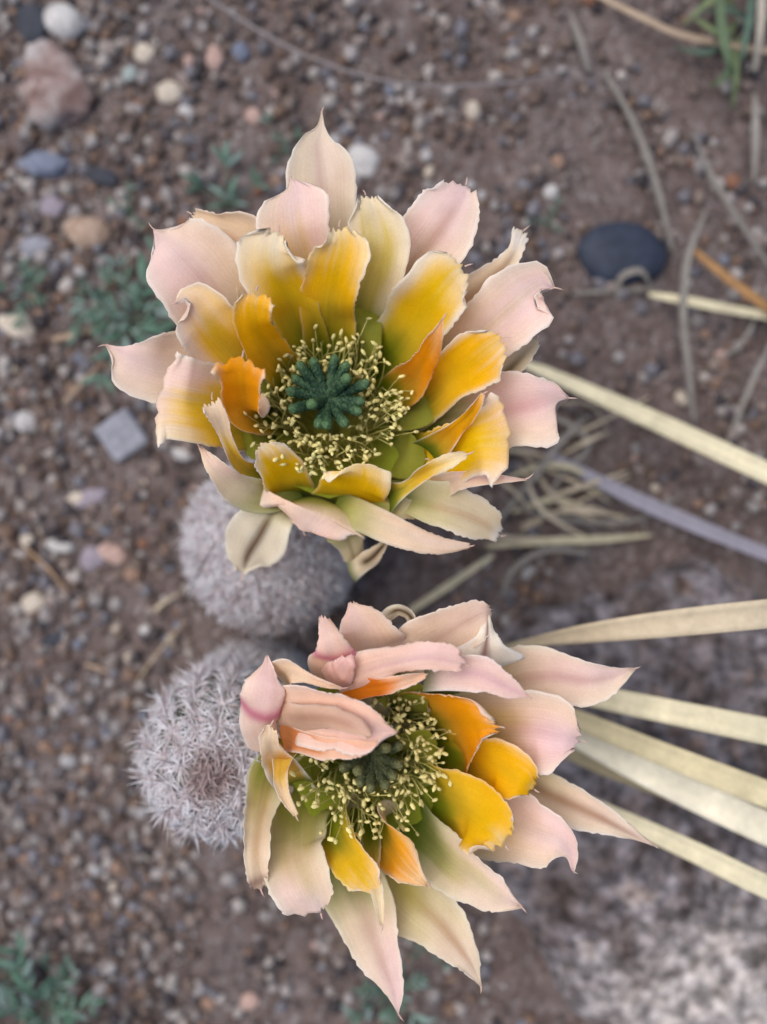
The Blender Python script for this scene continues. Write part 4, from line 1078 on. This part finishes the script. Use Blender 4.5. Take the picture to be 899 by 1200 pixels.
# ---- lower plant
c2, _ = make_cactus(-.0398, -.0605, .0195, .077, 'taller white spined cactus carrying the flower with pink petals folded inward', 12, 13, .0072, .04, 90, 22, (.08, .5), .00030, .0046)
ORG2 = P(432, 872, .063); STG2 = P(434, 884, .0845)
f2 = empty('flower', (ORG2 - np.array([-.0398, -.0605, 0])).tolist(), c2)
f2['origin'] = ORG2.tolist(); f2['label'] = 'flower with pink petals folded inward over its green centre'
flower_core(f2, ORG2, STG2, (-.0398, -.0605), 22, 330, 15, True, .85)
F2 = [
 dict(rows=[(412,1010,24,26),(428,1070,36,36),(446,1122,26,26),(460,1160,15,12),(466,1187,.8,.8)], zt=89, tip=lin(234,214,194), pk=.7, mid=.6, mcol=lin(220,176,164), mw=.2, ge=.25, mucro=2),
 dict(rows=[(475,1035,28,28),(520,1087,34,30),(548,1124,16,16),(564,1156,.8,.8)], zt=88, tip=lin(230,214,184), pk=.2, mid=.75, mcol=lin(200,158,122), mw=.2, ge=.3, gcol=lin(190,176,80)),
 dict(rows=[(590,905,18,18),(650,934,24,24),(705,959,18,18),(767,991,.8,.8)], zt=87, tip=lin(232,216,192), pk=.3, mid=.9, mcol=lin(190,150,124), mw=.26, ge=.3, edgec=.6),
 dict(rows=[(580,805,24,26),(640,792,34,32),(690,797,23,28),(725,790,10,16),(742,783,.8,.8)], zt=89, tip=lin(230,212,192), pk=.55, mid=.6, mcol=lin(214,166,160), mw=.2, ge=.25),
 dict(rows=[(570,950,30,32),(625,975,38,36),(655,985,24,28),(668,1000,10,10),(671,1021,.8,.8)], zt=92, tip=lin(238,218,198), pk=.8, yel=.3, ye=.6, yw=.4, ge=.2),
 dict(rows=[(325,905,18,20),(308,950,16,20),(300,1000,16,13),(306,1043,9,8)], zt=92, tip=lin(226,204,170), pk=.1, mid=.6, mcol=lin(200,156,96), mw=.3, yel=.5, ye=.55, yw=.4, yo=-.3, ge=.15, cup=40, band=(.96,.035,lin(140,92,78),.7)),
 dict(rows=[(360,930,24,30),(350,990,30,42),(362,1035,27,38),(377,1072,12,26)], zt=93, tip=lin(236,216,192), pk=.45, yel=.45, ye=.68, yw=.3, ycol=lin(226,180,90), ge=.3, gcol=lin(160,156,72)),
 dict(rows=[(560,855,32,32),(625,855,46,46),(660,862,38,36),(683,868,10,10)], zt=93, tip=lin(236,210,184), pk=.8, mid=.3, mcol=lin(224,170,170), yel=.6, ye=.66, yw=.3, ycol=lin(228,190,90), ge=.2, mucro=2),
 # middle
 dict(rows=[(530,890,28,26),(580,898,36,34),(610,915,28,24),(628,926,10,10)], zt=96, yel=1., ye=.92, yw=.8, ycol=lin(252,198,4), ge=.2, tip=lin(238,214,160)),
 dict(rows=[(500,925,30,30),(550,950,42,36),(580,976,33,34),(594,993,16,14)], zt=98, yel=1., ye=.88, yw=.85, ycol=lin(252,202,4), ge=.26, tip=lin(238,214,160)),
 dict(rows=[(475,950,20,22),(525,1005,30,32),(570,1040,24,28),(598,1058,15,14),(612,1062,1.5,1.5)], zt=100, tip=lin(238,224,204), pk=.5, yel=.5, ye=.75, yw=.25, ycol=lin(206,196,80), ge=.4, gcol=lin(120,140,44)),
 dict(rows=[(390,945,24,22),(405,995,26,26),(430,1030,20,20),(446,1049,6,6)], zt=97.5, yel=1., ye=.82, yw=.8, ycol=lin(250,202,8), ge=.34, tip=lin(238,214,170)),
 dict(rows=[(442,965,22,20),(468,1005,25,24),(492,1030,12,12),(503,1037,2,2)], zt=99, yel=1., ye=.8, yw=.8, ycol=lin(250,172,6), ge=.34, tip=lin(236,200,140)),
 dict(rows=[(436,1010,8,8),(443,1050,8,7),(448,1086,3,3)], zt=100.5, yel=.8, ye=.7, yw=.5, tip=lin(240,222,180), ge=.35, cup=50, bw=2),
 dict(rows=[(332,895,7,8),(333,925,8,8),(348,957,4,3)], zt=100.5, base=(338,870,88), yel=.8, ye=.6, tip=lin(238,208,160), cup=70, ge=-.2),
 dict(rows=[(330,893,14,12),(316,872,12,13),(318,848,6,8)], zt=98.5, base=(345,915,84), yel=.9, ye=.6, yw=.6, ycol=lin(226,168,20), tip=lin(236,212,176), ge=-.1, cup=40),
 # right inner orange, rolled lower margin
 dict(rows=[(495,848,44,40),(525,846,52,54),(560,849,32,25),(588,852,6,6)], zt=101.5, yel=1., ye=.88, yw=.95, ycol=lin(252,172,4), ge=.18, tip=lin(240,196,150), cup=20, edge=35, jag=1.3),
 dict(rows=[(530,790,14,12),(562,790,22,20),(592,804,15,15),(622,817,.8,.8)], zt=102.5, tip=LILAC, pk=.2, ge=-.3, mid=.3, mcol=lin(214,150,176), mw=.3, base=(498,786,96)),
 # folded pink petals at the top
 dict(rows=[(500,757,24,22,87),(540,732,26,32,91),(566,718,14,22,91),(578,716,5,8,89)], zt=90, base=(465,790,80), tip=lin(222,186,160), pk=.3, mid=.4, mcol=lin(206,156,130), ge=-.2, cup=15, mucro=0),
 dict(rows=[(566,772,22,32,91),(570,752,16,20,92.5),(571,735,8,9,92),(572,720,2,2,90)], zt=92, base=(562,785,88), tip=WHITE, mid=.9, mcol=lin(150,104,92), mw=.14, ge=-.3, gs=0, cup=-25, edgec=.8, mucro=0),
 dict(rows=[(432,762,24,30,87),(426,738,34,32,91),(416,718,19,18,91),(410,705,4,5,89)], zt=90, base=(440,795,80), tip=lin(226,182,154), pk=.45, ge=-.2, gs=.3, cup=-15, mucro=0),
 dict(rows=[(456,720,5,5,85),(468,715,6,6,86),(481,723,6,6,86),(485,742,4,4,85)], zt=86, base=(445,732,84), tip=lin(214,204,180), mid=1., mcol=lin(96,74,46), mw=.45, gs=0, ge=-.3, cup=-30, mucro=0, bw=1),
 dict(rows=[(415,792,16,12,95),(450,780,20,14,100),(500,771,21,16,103),(533,775,18,16,103.5),(548,780,10,10,103)], zt=102, base=(392,800,90), tip=lin(236,186,176), pk=.5, mid=.25, mcol=lin(222,160,180), ge=-.3, gs=0, cup=-15, edge=-30, jag=1.5, und=.9),
 dict(rows=[(425,806,10,8,95),(455,803,10,10,99),(482,795,8,8,101),(500,790,4,4,102)], zt=100, base=(400,806,90), yel=1., ye=.7, yw=.9, ycol=lin(236,140,40), tip=lin(238,176,140), ge=-.3, gs=0, cup=30),
 dict(rows=[(388,782,18,22,93),(388,765,19,26,98),(384,745,13,14,99),(377,720,5,6,96)], zt=98, base=(392,802,86), tip=lin(234,186,170), pk=.4, ge=-.3, gs=0, band=(.55,.07,ROSE,.75), cup=-30, mucro=0),
 dict(rows=[(396,790,10,12,97),(408,776,12,10,100),(414,766,5,5,99)], zt=98, base=(385,797,92), tip=lin(226,150,160), pk=.2, ge=-.3, gs=0, cup=-50, mucro=0),
 dict(rows=[(301,850,14,14,92),(305,824,25,27,97),(308,802,23,24,98),(312,782,10,11,96),(313,768,2,2,94)], zt=98, base=(312,880,84), tip=lin(236,206,200), pk=.6, ge=-.3, gs=0, band=(.50,.07,ROSE,.8), cup=-32, mucro=0, both=True),
 dict(rows=[(340,790,14,8,95),(358,794,9,6,98),(380,801,5,5,99.5),(402,807,1.5,1.5,100)], zt=99, base=(330,795,88), tip=lin(240,206,170), pk=.2, ge=-.3, gs=0, jag=2., cup=50),
 dict(rows=[(345,834,22,24,95),(395,840,30,36,103),(435,852,23,30,106),(466,858,1.5,1.5,106)], zt=104, base=(322,835,84), tip=lin(236,184,164), pk=.5, ge=-.3, gs=0, mid=.2, mcol=lin(200,140,110), cup=18, edge=25, mucro=0),
 dict(rows=[(345,842,10,14,98),(385,842,13,14,106.5),(420,853,10,10,109),(436,864,5,5,109)], zt=107, base=(322,840,88), tip=lin(206,150,116), pk=.2, ge=-.3, gs=0, cup=-55, mucro=0, mid=.5, mcol=lin(168,110,80), mw=.5, both=True),
 dict(rows=[(350,866,9,10,95),(385,874,12,16,102),(420,876,10,12,106),(444,870,3,3,107)], zt=104, base=(330,858,88), tip=lin(234,158,110), yel=.8, ye=.5, ycol=lin(232,136,50), pk=.2, ge=-.3, gs=0, cup=25, mucro=0),
 # half hidden petals that close the cup
 dict(rows=[(460,840,20,20),(485,815,22,22),(497,803,10,10)], zt=88, tip=lin(150,152,50), ge=.6, gcol=lin(104,122,30), edgec=0, jag=.2),
 dict(rows=[(400,845,20,20),(375,828,24,24),(358,820,14,14)], zt=88, tip=lin(150,152,50), ge=.6, gcol=lin(104,122,30), edgec=0, jag=.2),
 dict(rows=[(428,845,20,20),(425,822,24,24),(425,812,14,14)], zt=88, tip=lin(150,152,50), ge=.6, gcol=lin(104,122,30), edgec=0, jag=.2),
 dict(rows=[(392,890,20,20),(365,897,22,22),(348,902,10,10)], zt=84, tip=lin(150,152,50), ge=.6, gcol=lin(104,122,30), edgec=0, jag=.2),
 dict(rows=[(475,885,24,24),(500,882,26,26),(515,880,14,14)], zt=84, tip=lin(150,152,50), ge=.6, gcol=lin(104,122,30), edgec=0, jag=.2),
]
for i, d in enumerate(F2):
    d = dict(d); rows = d.pop('rows'); zt = d.pop('zt')
    petal(f2, ORG2, rows, zt, 200 + i, **d)
for f in (fl, f2): del f['origin']
